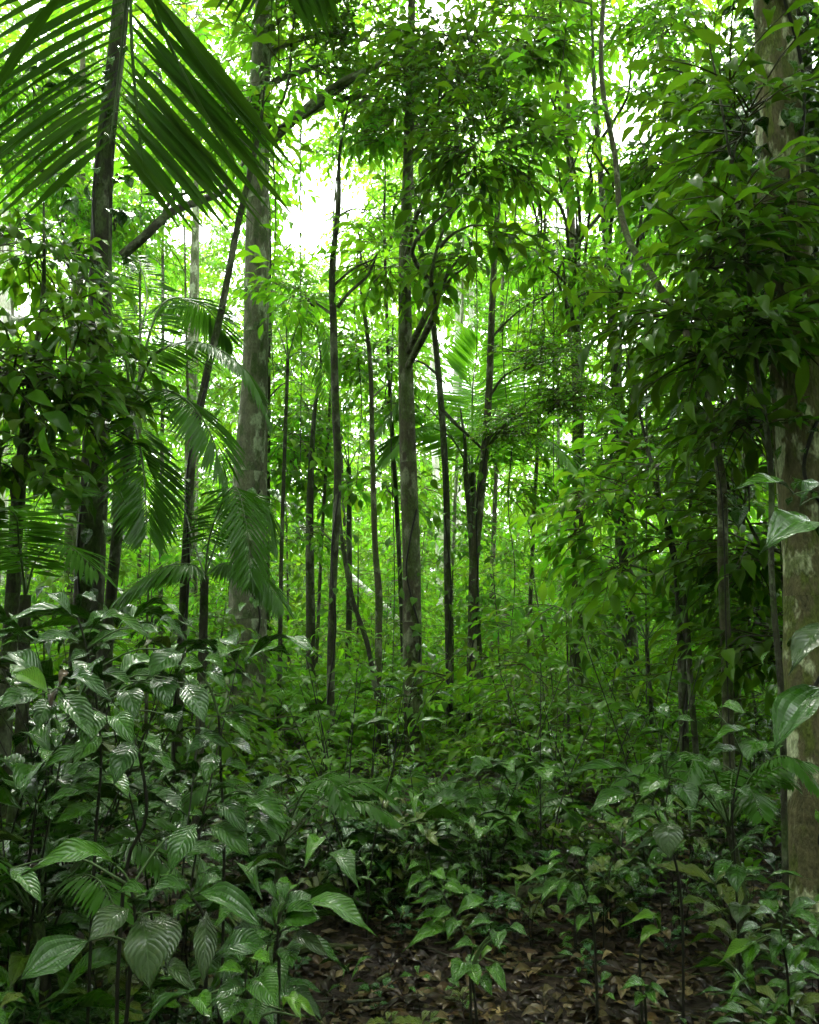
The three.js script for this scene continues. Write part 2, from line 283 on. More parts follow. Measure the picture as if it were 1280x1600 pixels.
// ------------------------------------------------------------------ trees
// path: [px, py, width in px] from the foot upwards, at one depth; top: height to which the trunk goes on; blobs: leafy masses in view
function tree({ name = 'forest_tree', label, group, category = 'tree', depth, path, barkOf = 'dark', top, flare = 1.25, blobs = [], crown, sides = 14, rough = 0.1, lean = 1 }) {
  const pts = path.map(([x, y]) => at(x, y, depth)), rad = path.map(([x, y, w]) => w / 2 / FOC * (toPx(at(x, y, depth))[2]));
  const a = pts[0], b = pts[1], sl = clamp((b.x - a.x) / Math.max(0.2, b.y - a.y), -0.25, 0.25);
  const gx = a.x - sl * (a.y - groundY(a.x, -depth)), gy = groundY(gx, -depth);
  if (a.y - gy > 0.4) { pts.unshift(V(gx + sl * (a.y - gy) * 0.2, gy + (a.y - gy) * 0.2, -depth)); rad.unshift(rad[0] * 1.05); }
  pts.unshift(V(gx, gy - 0.15, -depth)); rad.unshift(rad[0] * flare);
  const e = pts[pts.length - 1], e2 = pts[pts.length - 2];
  if (top && top > e.y + 0.3) {
    const k = clamp((e.x - e2.x) / Math.max(0.3, e.y - e2.y), -0.3, 0.3) * lean, n = Math.max(2, Math.ceil((top - e.y) / 2.5)), r0 = rad[rad.length - 1];
    for (let i = 1; i <= n; i++) { const h = (top - e.y) * i / n; pts.push(V(e.x + k * h * 0.7 + rr(-0.06, 0.06), e.y + h, -depth + rr(-0.06, 0.06))); rad.push(r0 * (1 - 0.72 * i / n)); }
  }
  const root = thing(name, label, category, V(gx, gy, -depth), group), rel = (p) => p.clone().sub(root.position);
  part(root, 'trunk', tube(pts.map(rel), rad, { sides, steps: pts.length * 6, rough, seedK: ri(900) }), BARK[barkOf]);
  const onTrunk = (y) => { for (let i = 0; i < pts.length - 1; i++) if (y <= pts[i + 1].y) { const t = clamp((y - pts[i].y) / (pts[i + 1].y - pts[i].y), 0, 1); return pts[i].clone().lerp(pts[i + 1], t); } return pts[pts.length - 1].clone(); };
  const rAt = (y) => { for (let i = 0; i < pts.length - 1; i++) if (y <= pts[i + 1].y) return rad[i]; return rad[rad.length - 1]; };
  const spots = {};
  const limb = (p0, p1, r) => {
    const m1 = p0.clone().lerp(p1, 0.35), m2 = p0.clone().lerp(p1, 0.7), L = p0.distanceTo(p1); m1.y += L * 0.1 + rr(-0.05, 0.05) * L; m2.y += L * 0.08; m1.x += rr(-0.07, 0.07) * L; m2.x += rr(-0.07, 0.07) * L; m2.z += rr(-0.07, 0.07) * L;
    part(root, 'branch', tube([p0, m1, m2, p1].map(rel), [r, r * 0.75, r * 0.5, r * 0.22], { sides: 6, steps: 12, rough: 0.08, seedK: ri(99) }), BARK[barkOf]);
  };
  const mass = (c, rx, ry, rz, n, kind, light, k0 = 1, gap = true) => {
    const from = onTrunk(clamp(c.y - Math.hypot(c.x - e.x, 0) * 0.25 - 0.3, gy + 0.6, pts[pts.length - 1].y)), r = clamp(rAt(from.y) * 0.45, 0.008, 0.09);
    limb(from, c, r);
    const nb = Math.min(7, 2 + Math.round(n / 16)), tips = [];
    for (let i = 0; i < nb; i++) { const t = V(c.x + gauss() * rx * 0.75, c.y + gauss() * ry * 0.7, c.z + gauss() * rz * 0.75); if (gap && inGap(t)) continue; tips.push(t); limb(from.clone().lerp(c, rr(0.55, 0.95)), t, r * 0.45); }
    for (let i = 0; i < n; i++) {
      const t = tips.length && rnd() < 0.65 ? pick(tips).clone().lerp(c, rr(-0.25, 0.6)) : c.clone(), wide = tips.length ? 0.45 : 0.8;
      const p = t.add(V(gauss() * rx * wide, gauss() * ry * wide, gauss() * rz * wide));
      if (gap && inGap(p, kind === 'far' ? 0.2 : 0.15)) continue;
      const d = p.clone().sub(c); d.y *= 0.35; if (d.lengthSq() < 0.01) d.set(rr(-1, 1), 0, rr(-1, 1)); d.normalize().add(V(rr(-0.5, 0.5), rr(-0.35, 0.15), rr(-0.5, 0.5)));
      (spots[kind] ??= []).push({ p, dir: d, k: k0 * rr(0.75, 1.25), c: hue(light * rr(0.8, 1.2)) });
    }
  };
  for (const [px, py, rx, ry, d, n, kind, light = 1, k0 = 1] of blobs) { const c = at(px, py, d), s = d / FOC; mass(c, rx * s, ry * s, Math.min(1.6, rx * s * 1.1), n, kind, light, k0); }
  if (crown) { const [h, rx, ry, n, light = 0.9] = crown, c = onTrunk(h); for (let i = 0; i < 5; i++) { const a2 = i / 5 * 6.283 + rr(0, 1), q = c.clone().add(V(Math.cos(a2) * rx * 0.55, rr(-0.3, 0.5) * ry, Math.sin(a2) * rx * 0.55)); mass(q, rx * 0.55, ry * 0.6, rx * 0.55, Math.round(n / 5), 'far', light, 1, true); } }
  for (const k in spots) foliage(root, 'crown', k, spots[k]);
  return { root, pts, rad, onTrunk, rAt };
}

const T = {};
T.dark = tree({ label: 'dark straight trunk hung with leafy climbers behind the big drooping palm frond', depth: 8, path: [[138, 940, 46], [148, 740, 42], [156, 500, 36], [163, 260, 29], [184, 60, 26]], barkOf: 'dark', top: 13, crown: [12, 4.2, 1.8, 260] });
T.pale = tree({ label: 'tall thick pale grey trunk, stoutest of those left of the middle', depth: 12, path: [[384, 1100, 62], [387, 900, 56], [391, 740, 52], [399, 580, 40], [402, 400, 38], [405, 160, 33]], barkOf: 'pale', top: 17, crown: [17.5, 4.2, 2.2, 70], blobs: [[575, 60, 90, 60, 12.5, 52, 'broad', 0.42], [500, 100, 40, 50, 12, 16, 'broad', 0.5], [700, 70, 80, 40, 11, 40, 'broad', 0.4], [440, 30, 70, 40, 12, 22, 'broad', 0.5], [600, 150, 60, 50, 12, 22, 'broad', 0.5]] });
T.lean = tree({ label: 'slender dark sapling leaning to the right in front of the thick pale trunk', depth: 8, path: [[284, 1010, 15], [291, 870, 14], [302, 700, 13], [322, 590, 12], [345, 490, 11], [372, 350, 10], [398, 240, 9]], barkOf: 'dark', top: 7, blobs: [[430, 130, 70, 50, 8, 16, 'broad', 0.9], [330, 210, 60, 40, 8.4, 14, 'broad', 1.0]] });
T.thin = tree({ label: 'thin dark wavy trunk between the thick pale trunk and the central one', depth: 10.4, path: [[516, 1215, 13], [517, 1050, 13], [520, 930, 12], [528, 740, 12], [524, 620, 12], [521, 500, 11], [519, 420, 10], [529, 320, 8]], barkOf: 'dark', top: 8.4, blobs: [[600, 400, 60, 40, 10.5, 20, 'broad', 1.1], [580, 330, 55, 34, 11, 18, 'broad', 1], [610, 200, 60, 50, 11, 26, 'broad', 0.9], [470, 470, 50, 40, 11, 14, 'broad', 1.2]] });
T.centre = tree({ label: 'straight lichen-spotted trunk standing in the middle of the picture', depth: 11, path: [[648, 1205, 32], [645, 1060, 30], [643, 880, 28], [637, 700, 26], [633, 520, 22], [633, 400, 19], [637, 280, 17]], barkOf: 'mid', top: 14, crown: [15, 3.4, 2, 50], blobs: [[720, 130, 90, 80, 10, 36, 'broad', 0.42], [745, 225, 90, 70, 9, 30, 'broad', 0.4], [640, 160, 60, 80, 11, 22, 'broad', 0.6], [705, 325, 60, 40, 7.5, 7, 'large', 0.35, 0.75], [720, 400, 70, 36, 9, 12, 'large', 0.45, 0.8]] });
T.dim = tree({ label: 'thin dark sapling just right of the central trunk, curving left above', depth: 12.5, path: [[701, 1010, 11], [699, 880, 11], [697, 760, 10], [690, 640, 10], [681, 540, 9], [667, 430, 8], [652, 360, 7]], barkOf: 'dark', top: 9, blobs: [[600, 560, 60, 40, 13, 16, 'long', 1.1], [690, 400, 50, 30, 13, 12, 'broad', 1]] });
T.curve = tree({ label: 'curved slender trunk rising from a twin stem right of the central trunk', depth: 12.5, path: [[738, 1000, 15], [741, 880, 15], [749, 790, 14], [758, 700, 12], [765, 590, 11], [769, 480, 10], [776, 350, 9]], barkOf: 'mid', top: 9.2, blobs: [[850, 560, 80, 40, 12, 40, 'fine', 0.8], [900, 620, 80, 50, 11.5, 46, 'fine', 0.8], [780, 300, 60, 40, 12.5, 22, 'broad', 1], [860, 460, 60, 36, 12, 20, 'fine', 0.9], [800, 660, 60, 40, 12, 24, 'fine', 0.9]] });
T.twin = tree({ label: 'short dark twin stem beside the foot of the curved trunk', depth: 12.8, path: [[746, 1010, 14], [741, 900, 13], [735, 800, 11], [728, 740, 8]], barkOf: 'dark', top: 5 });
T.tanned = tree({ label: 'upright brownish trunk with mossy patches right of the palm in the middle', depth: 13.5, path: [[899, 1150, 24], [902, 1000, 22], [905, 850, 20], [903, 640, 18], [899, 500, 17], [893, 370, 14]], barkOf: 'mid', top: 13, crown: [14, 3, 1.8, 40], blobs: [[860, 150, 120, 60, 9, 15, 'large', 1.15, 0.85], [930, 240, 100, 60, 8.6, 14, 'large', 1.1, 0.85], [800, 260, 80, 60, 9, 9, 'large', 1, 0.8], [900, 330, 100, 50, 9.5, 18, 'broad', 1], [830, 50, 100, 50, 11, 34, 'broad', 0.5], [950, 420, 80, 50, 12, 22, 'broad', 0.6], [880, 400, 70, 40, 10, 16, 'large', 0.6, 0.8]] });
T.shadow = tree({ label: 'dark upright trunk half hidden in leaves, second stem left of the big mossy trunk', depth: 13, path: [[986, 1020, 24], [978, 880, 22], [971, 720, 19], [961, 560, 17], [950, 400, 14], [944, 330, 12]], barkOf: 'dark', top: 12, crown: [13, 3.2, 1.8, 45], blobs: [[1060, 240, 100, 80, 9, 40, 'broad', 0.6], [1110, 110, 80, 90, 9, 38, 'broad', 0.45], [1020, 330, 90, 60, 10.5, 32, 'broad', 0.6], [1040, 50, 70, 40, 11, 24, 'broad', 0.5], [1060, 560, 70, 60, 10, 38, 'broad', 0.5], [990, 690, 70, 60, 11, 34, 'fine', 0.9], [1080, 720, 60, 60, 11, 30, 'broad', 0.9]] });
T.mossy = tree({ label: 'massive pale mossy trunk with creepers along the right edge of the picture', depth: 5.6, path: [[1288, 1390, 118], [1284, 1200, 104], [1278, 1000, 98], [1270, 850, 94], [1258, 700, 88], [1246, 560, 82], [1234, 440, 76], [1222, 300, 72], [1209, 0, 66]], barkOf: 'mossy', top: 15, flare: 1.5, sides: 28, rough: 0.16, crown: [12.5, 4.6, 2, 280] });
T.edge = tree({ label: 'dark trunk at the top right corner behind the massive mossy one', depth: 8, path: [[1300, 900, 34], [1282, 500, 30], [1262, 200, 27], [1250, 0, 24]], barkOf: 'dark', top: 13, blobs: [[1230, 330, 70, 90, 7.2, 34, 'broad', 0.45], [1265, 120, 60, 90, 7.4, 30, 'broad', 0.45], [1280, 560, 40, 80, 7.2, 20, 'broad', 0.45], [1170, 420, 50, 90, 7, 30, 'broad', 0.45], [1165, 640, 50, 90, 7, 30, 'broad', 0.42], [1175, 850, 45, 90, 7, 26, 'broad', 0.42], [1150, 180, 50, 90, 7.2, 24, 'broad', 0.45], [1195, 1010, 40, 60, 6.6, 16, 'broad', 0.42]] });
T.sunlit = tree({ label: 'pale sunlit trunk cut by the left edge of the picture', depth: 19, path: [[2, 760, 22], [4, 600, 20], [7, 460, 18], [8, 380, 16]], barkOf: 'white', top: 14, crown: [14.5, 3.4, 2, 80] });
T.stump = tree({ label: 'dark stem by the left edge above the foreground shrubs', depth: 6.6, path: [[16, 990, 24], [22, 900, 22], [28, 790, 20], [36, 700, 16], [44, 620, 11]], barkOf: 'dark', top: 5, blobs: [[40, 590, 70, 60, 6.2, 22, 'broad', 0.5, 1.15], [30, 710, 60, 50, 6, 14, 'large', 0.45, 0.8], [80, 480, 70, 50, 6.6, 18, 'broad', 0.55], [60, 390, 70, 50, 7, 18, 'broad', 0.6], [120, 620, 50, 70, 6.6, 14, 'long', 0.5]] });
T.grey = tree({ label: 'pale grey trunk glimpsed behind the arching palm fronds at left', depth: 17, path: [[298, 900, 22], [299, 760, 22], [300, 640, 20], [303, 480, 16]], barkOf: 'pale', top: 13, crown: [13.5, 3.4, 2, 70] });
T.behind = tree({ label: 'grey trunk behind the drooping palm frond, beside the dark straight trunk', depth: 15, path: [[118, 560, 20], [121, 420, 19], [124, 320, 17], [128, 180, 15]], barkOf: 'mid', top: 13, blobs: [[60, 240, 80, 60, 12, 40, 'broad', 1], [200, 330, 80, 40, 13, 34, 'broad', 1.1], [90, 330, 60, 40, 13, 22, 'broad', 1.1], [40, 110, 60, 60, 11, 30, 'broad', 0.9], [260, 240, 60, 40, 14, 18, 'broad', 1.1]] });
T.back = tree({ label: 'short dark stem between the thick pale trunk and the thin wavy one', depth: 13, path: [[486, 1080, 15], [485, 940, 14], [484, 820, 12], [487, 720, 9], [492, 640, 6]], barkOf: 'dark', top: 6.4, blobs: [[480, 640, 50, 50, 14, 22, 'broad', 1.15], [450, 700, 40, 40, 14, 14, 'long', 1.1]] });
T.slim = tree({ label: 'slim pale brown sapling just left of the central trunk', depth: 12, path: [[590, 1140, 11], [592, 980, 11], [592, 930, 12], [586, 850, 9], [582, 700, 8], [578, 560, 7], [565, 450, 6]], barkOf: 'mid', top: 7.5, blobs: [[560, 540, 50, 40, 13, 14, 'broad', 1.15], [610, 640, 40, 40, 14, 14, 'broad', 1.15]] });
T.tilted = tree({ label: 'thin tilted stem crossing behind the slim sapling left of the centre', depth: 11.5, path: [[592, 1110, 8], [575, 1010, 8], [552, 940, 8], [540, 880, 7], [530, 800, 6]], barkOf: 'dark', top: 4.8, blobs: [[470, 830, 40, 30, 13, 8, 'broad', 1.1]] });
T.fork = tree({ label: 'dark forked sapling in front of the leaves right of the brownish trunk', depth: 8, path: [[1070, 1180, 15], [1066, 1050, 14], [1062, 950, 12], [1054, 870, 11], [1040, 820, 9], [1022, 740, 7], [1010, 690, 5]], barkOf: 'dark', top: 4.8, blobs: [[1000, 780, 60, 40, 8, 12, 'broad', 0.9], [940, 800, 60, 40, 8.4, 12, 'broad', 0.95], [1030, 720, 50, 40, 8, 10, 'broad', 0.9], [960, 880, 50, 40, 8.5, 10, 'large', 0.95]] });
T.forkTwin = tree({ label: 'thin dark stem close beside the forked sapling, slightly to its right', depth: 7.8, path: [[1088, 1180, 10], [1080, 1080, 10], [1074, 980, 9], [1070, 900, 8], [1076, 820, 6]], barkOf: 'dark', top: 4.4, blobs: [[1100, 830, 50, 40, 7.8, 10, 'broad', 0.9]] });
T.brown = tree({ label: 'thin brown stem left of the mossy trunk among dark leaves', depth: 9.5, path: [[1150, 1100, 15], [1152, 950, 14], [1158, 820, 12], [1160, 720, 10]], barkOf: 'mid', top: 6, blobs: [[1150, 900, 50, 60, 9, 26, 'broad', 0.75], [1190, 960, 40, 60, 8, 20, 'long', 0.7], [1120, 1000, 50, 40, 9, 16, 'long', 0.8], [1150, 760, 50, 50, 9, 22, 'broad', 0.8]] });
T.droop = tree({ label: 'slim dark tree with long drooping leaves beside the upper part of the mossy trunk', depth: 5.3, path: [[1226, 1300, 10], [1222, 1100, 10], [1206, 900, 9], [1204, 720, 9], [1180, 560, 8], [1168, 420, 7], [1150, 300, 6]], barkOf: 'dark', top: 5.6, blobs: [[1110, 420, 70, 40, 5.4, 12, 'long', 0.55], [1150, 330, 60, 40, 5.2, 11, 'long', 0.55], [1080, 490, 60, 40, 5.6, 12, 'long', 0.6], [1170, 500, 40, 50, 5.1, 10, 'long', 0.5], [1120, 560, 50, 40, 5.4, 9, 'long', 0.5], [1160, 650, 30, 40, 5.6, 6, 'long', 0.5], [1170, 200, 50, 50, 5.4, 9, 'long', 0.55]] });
for (const [depth, path, label, top] of [
  [26, [[714, 860, 16], [715, 700, 15], [716, 560, 14], [718, 490, 13]], 'bright white trunk far back, behind the palm in the middle', 16],
  [25, [[737, 700, 10], [737, 600, 10], [737, 500, 9]], 'narrow white trunk far back, right of the bright white one', 16],
  [24, [[690, 990, 15], [688, 880, 14], [684, 780, 12]], 'pale trunk far back, low between the central trunk and its dark neighbour', 12],
]) tree({ name: 'background_tree', label, depth, path, barkOf: 'white', top, crown: [top + 0.5, 3, 2, 50, 1.1] });

// slender trees whose leaves glow in the light behind the trunks
for (let i = 0; i < 20; i++) {
  const depth = rr(13.5, 20), px = -40 + 1360 * (i + rr(0.1, 0.9)) / 20, lean = rr(-40, 40), w = rr(5, 9), bl = [];
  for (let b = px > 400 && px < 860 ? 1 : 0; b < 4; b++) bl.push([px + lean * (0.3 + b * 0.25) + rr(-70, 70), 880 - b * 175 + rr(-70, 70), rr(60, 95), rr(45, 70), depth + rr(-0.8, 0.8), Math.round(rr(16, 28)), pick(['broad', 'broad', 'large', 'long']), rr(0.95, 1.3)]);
  const t = tree({ name: 'understory_tree', label: 'x', group: 'slender bright-leaved trees', depth, path: [[px, 1080, w], [px + lean * 0.3, 850, w * 0.9], [px + lean * 0.8, 560, w * 0.75], [px + lean, 330, w * 0.5]], barkOf: pick(['mid', 'dark', 'pale']), top: at(px, 240, depth).y, blobs: bl, sides: 8 });
  lined(t.root, 'slender bright-leaved tree far back');
}

// trees beside and behind the standpoint, whose crowns shade the foreground
for (const [x, z, h, label] of [[-6.5, -2.5, 12, 'tall tree standing outside the frame to the left of the shrubs'], [6.8, -1.5, 12.5, 'tall tree standing outside the frame to the right of the mossy trunk'], [-3.5, 5.5, 13, 'tall tree behind the standpoint on the left side'], [4, 6, 12.5, 'tall tree behind the standpoint on the right side'], [-10.5, -9, 12, 'tall tree outside the frame left of the palms'], [10.5, -8, 12, 'tall tree outside the frame beyond the mossy trunk']]) {
  const g = groundY(x, z), root = thing('shade_tree', label, 'tree', V(x, g, z));
  part(root, 'trunk', tube([V(0, -0.2, 0), V(0.05, h * 0.3, 0.04), V(-0.08, h * 0.7, 0), V(0, h, 0)], [0.3, 0.22, 0.17, 0.06], { sides: 12, steps: 24, rough: 0.12, seedK: ri(99) }), BARK.dark);
  const spots = [];
  for (let b = 0; b < 7; b++) {
    const a = b / 7 * 6.283 + rr(0, 0.6), c = V(Math.cos(a) * rr(1.6, 3), h * rr(0.72, 1.05), Math.sin(a) * rr(1.6, 3));
    part(root, 'branch', tube([V(0, c.y - 1.4, 0), c.clone().multiplyScalar(0.5).setY(c.y - 0.5), c], [0.07, 0.045, 0.015], { sides: 6, steps: 8 }), BARK.dark);
    for (let i = 0; i < 62; i++) { const p = c.clone().add(V(gauss() * 1.5, gauss() * 0.9, gauss() * 1.5)), d = p.clone().sub(c).setY(0).add(V(rr(-0.4, 0.4), rr(-0.3, 0.1), rr(-0.4, 0.4))); spots.push({ p: p.add(root.position), dir: d, k: rr(0.8, 1.2), c: hue(0.85) }); }
  }
  for (let i = 0; i < 160; i++) { const a = rr(0, 6.283), q = rr(1.2, 3.2), p = V(x + Math.cos(a) * q, g + rr(0.3, h * 0.6), z + Math.sin(a) * q); if (p.z > -0.8 && Math.hypot(p.x, p.z) < 2.6) continue; const s = toPx(p); if (s && s[2] < 9 && s[0] > -60 && s[0] < 1340) continue; spots.push({ p, dir: V(Math.cos(a), rr(-0.4, 0.1), Math.sin(a)), k: rr(0.7, 1), c: hue(0.8) }); }
  foliage(root, 'crown', 'far', spots);
}

// ------------------------------------------------------------------ saplings that fill the middle distance
{
  const leafy = (x, z, h, kind, light, n, label, group) => {
    const g = groundY(x, z), root = thing('understory_sapling', label, 'sapling', V(x, g, z), group);
    const lx = rr(-0.12, 0.12) * h, pts = [V(0, -0.08, 0), V(lx * 0.3 + rr(-0.05, 0.05), h * 0.35, rr(-0.05, 0.05)), V(lx * 0.7, h * 0.7, 0), V(lx, h, 0)], r = 0.008 + h * 0.0055;
    part(root, 'stem', tube(pts, [r, r * 0.8, r * 0.55, r * 0.2], { sides: 6, steps: 12 }), pick([BARK.dark, BARK.mid]));
    const spots = [];
    for (let i = 0; i < n; i++) { const t = rr(0.22, 1.05), a = rr(0, 6.283), q = rr(0.1, 0.32) * h * (1.15 - t) + rr(0.1, 0.55), p = V(lx * t + Math.cos(a) * q, h * t + rr(-0.1, 0.1), Math.sin(a) * q).add(root.position); if (inGap(p, 0.05)) continue; spots.push({ p, dir: V(Math.cos(a), rr(-0.35, 0.25), Math.sin(a)), k: rr(0.75, 1.2), c: hue(light * rr(0.85, 1.15)) }); }
    foliage(root, 'crown', kind, spots); lined(root, label);
  };
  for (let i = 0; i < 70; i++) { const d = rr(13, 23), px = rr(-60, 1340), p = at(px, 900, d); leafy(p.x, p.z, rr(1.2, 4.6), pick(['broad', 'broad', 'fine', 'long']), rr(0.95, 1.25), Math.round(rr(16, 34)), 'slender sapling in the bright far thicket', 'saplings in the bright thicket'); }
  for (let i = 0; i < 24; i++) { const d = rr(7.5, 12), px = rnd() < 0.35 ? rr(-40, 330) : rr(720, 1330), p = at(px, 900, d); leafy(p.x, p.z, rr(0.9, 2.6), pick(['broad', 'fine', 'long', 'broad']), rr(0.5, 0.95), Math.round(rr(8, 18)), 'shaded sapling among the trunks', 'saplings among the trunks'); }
}

// ------------------------------------------------------------------ the far forest, one mass of leaves
{
  const root = thing('far_woodland', 'sunlit mass of far-off forest foliage behind all the trunks', 'forest', V(0, 0, -30), null, 'stuff'), spots = [];
  for (let i = 0; i < 6000; i++) {
    const d = rr(29, 46), wide = d * 0.62 + 4, x = rr(-wide, wide), top = d * 1.05, y = groundY(x, -d) + Math.pow(rnd(), 1.35) * top, p = V(x, y, -d);
    const el = (y - 1.5) / d; if (el > 0.3 && rnd() < 0.12) continue;
    if (inGap(p, 0.4)) continue;
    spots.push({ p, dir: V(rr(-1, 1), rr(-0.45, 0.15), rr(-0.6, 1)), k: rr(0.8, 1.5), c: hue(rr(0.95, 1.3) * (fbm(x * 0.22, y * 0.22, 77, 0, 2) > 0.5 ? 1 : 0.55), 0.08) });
  }
  for (let i = 0; i < 3200; i++) { const d = rr(19, 33), wide = d * 0.62 + 4, x = rr(-wide, wide), p = V(x, groundY(x, -d) + 0.2 + rnd() * rnd() * 9, -d); if (inGap(p, 0.2)) continue; spots.push({ p, dir: V(rr(-1, 1), rr(-0.45, 0.15), rr(-0.6, 1)), k: rr(0.7, 1.2), c: hue(rr(1, 1.35), 0.08) }); }
  for (let i = 0; i < 3400; i++) { const d = rr(44, 75), wide = d * 0.6 + 4, x = rr(-wide, wide), y = Math.pow(rnd(), 1.5) * d * 0.62, p = V(x, groundY(x, -d) + y, -d); if (inGap(p, 0.9)) continue; spots.push({ p, dir: V(rr(-1, 1), rr(-0.45, 0.15), rr(-0.6, 1)), k: rr(1.6, 2.6), c: hue(rr(1, 1.35), 0.08) }); }
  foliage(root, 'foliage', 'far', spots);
}

// the forest goes on to both sides of the standpoint and behind it
{
  const root = thing('surrounding_woodland', 'dense forest foliage closing in beside and behind the standpoint', 'forest', V(0, 0, 8), null, 'stuff'), spots = [];
  while (spots.length < 3600) {
    const a = rr(0, 6.283), q = rr(6, 24), p = V(Math.cos(a) * q, 0, Math.sin(a) * q); if (p.z < -20 || (p.z < 0 && Math.abs(p.x) < -p.z * 0.52 + 4.5)) continue;
    p.y = groundY(p.x, p.z) + Math.pow(rnd(), 1.25) * (5 + q * 0.5); spots.push({ p, dir: V(rr(-1, 1), rr(-0.4, 0.2), rr(-1, 1)), k: rr(0.8, 1.4), c: hue(rr(0.7, 1.1)) });
  }
  foliage(root, 'foliage', 'far', spots);
}

// ------------------------------------------------------------------ palms
// a frond: rachis through points with leaflets in two rows; single = every leaflet a mesh of its own
function frond(root, pts, { n = 40, len = 0.5, wide = 0.05, hang = 0.5, r = 0.012, mat = M.palmMid, single = false, from = 0.16, sweep = 0.7, up = V(0, 1, 0), taper = 1, roll = 0 }) {
  const rel = pts.map((p) => p.clone().sub(root.position)), c = new THREE.CatmullRomCurve3(rel, false, 'centripetal');
  const mid = part(root, 'frond', tube(rel, rel.map((p, i) => r * (1 - 0.8 * i / (rel.length - 1))), { sides: 6, steps: 20 }), greenStem), list = [];
  for (let i = 0; i < n; i++) for (const s of [-1, 1]) {
    const t = from + (1 - from) * (i + 0.5 + rr(-0.15, 0.15) + 0.2 * s) / n; if (t > 1 || t < 0) continue;
    const p = c.getPoint(t), tan = c.getTangent(t).normalize(), side = V().crossVectors(tan, up).normalize().multiplyScalar(s);
    const l = len * Math.pow(Math.sin(Math.PI * clamp(0.12 + 0.8 * (t - from) / (1 - from), 0, 1)), 0.6) * taper * rr(0.92, 1.06);
    const dir = side.clone().addScaledVector(tan, sweep * (0.45 + 1.5 * t * t)).add(V(0, -hang * rr(0.8, 1.25), 0)).normalize(), nrm = V().crossVectors(side, tan).multiplyScalar(s).normalize().add(V(0, 0.25, 0)).addScaledVector(side, 0.5 * hang).add(V(rr(-0.15, 0.15), 0, rr(-0.15, 0.15))).applyAxisAngle(dir, rr(-roll, roll));
    if (single) { const m = part(mid, 'leaflet', pick(LEAFLET), pick(M.palmNear)); m.quaternion.setFromRotationMatrix(basis(dir, nrm)); m.position.copy(p); m.scale.set(wide * rr(0.85, 1.1), l * 0.8, l); } else { const g = pick(LEAFLET).clone(); g.applyMatrix4(basis(dir, nrm).multiply(new THREE.Matrix4().makeScale(wide, l * 0.8, l))); g.translate(p.x, p.y, p.z); list.push(g); }
  }
  if (!single) part(mid, 'leaflets', mergeGeometries(list), mat);
}
function palm(label, pos, trunkTop, trunkR, fronds, opt, name = 'palm', group) {
  const root = thing(name, label, 'palm', pos, group);
  part(root, 'trunk', tube([V(0, -0.15, 0), V(rr(-0.05, 0.05), (trunkTop.y - pos.y) * 0.5, 0), trunkTop.clone().sub(pos)], [trunkR * 1.2, trunkR, trunkR * 0.85], { sides: 10, steps: 14, rough: 0.08, seedK: ri(99) }), BARK.dark);
  for (const f of fronds) { const { pts, ...o } = f; frond(root, [trunkTop, ...pts], { ...opt, ...o }); }
  return root;
}
// the frond that hangs into the upper left corner: its palm stands behind the standpoint
{
  const c = V(-1.5, 5.6, 1.2), root = thing('overhanging_palm', 'palm whose broad drooping frond hangs into the top left corner', 'palm', V(-1.7, groundY(-1.7, 1.4), 1.4));
  part(root, 'trunk', tube([V(0, -0.2, 0), V(0.1, 2.6, 0.02), c.clone().sub(root.position)], [0.13, 0.1, 0.09], { sides: 12, steps: 16, rough: 0.06 }), BARK.dark);
  frond(root, [c, V(-1.35, 6.1, -0.6), at(214, -330, 2.6), at(207, -110, 3.5), at(190, 80, 3.75), at(172, 225, 3.8)], { n: 30, len: 1.3, wide: 0.046, roll: 0.5, hang: 0.05, r: 0.018, single: true, from: 0.4, sweep: 0.55, up: V(0, 0.35, 1) });
  frond(root, [c, V(-0.9, 6, -0.6), at(470, -420, 2.6), at(448, -190, 3.4), at(440, -40, 3.6)], { n: 18, len: 0.7, wide: 0.055, roll: 0.5, hang: 0.2, r: 0.014, single: true, from: 0.4, sweep: 0.9, up: V(0, 0.35, 1) });
  frond(root, [c, V(-2.6, 6.1, 0.4), V(-3.8, 5.4, 0), V(-4.5, 4.4, -0.2)], { n: 30, len: 0.8, wide: 0.07, hang: 0.5, r: 0.018, mat: M.palm[0] });
  frond(root, [c, V(-1.2, 6.2, 2.4), V(-0.8, 5.6, 3.8), V(-0.6, 4.6, 4.6)], { n: 30, len: 0.8, wide: 0.07, hang: 0.5, r: 0.018, mat: M.palm[0] });
}
const P = at;
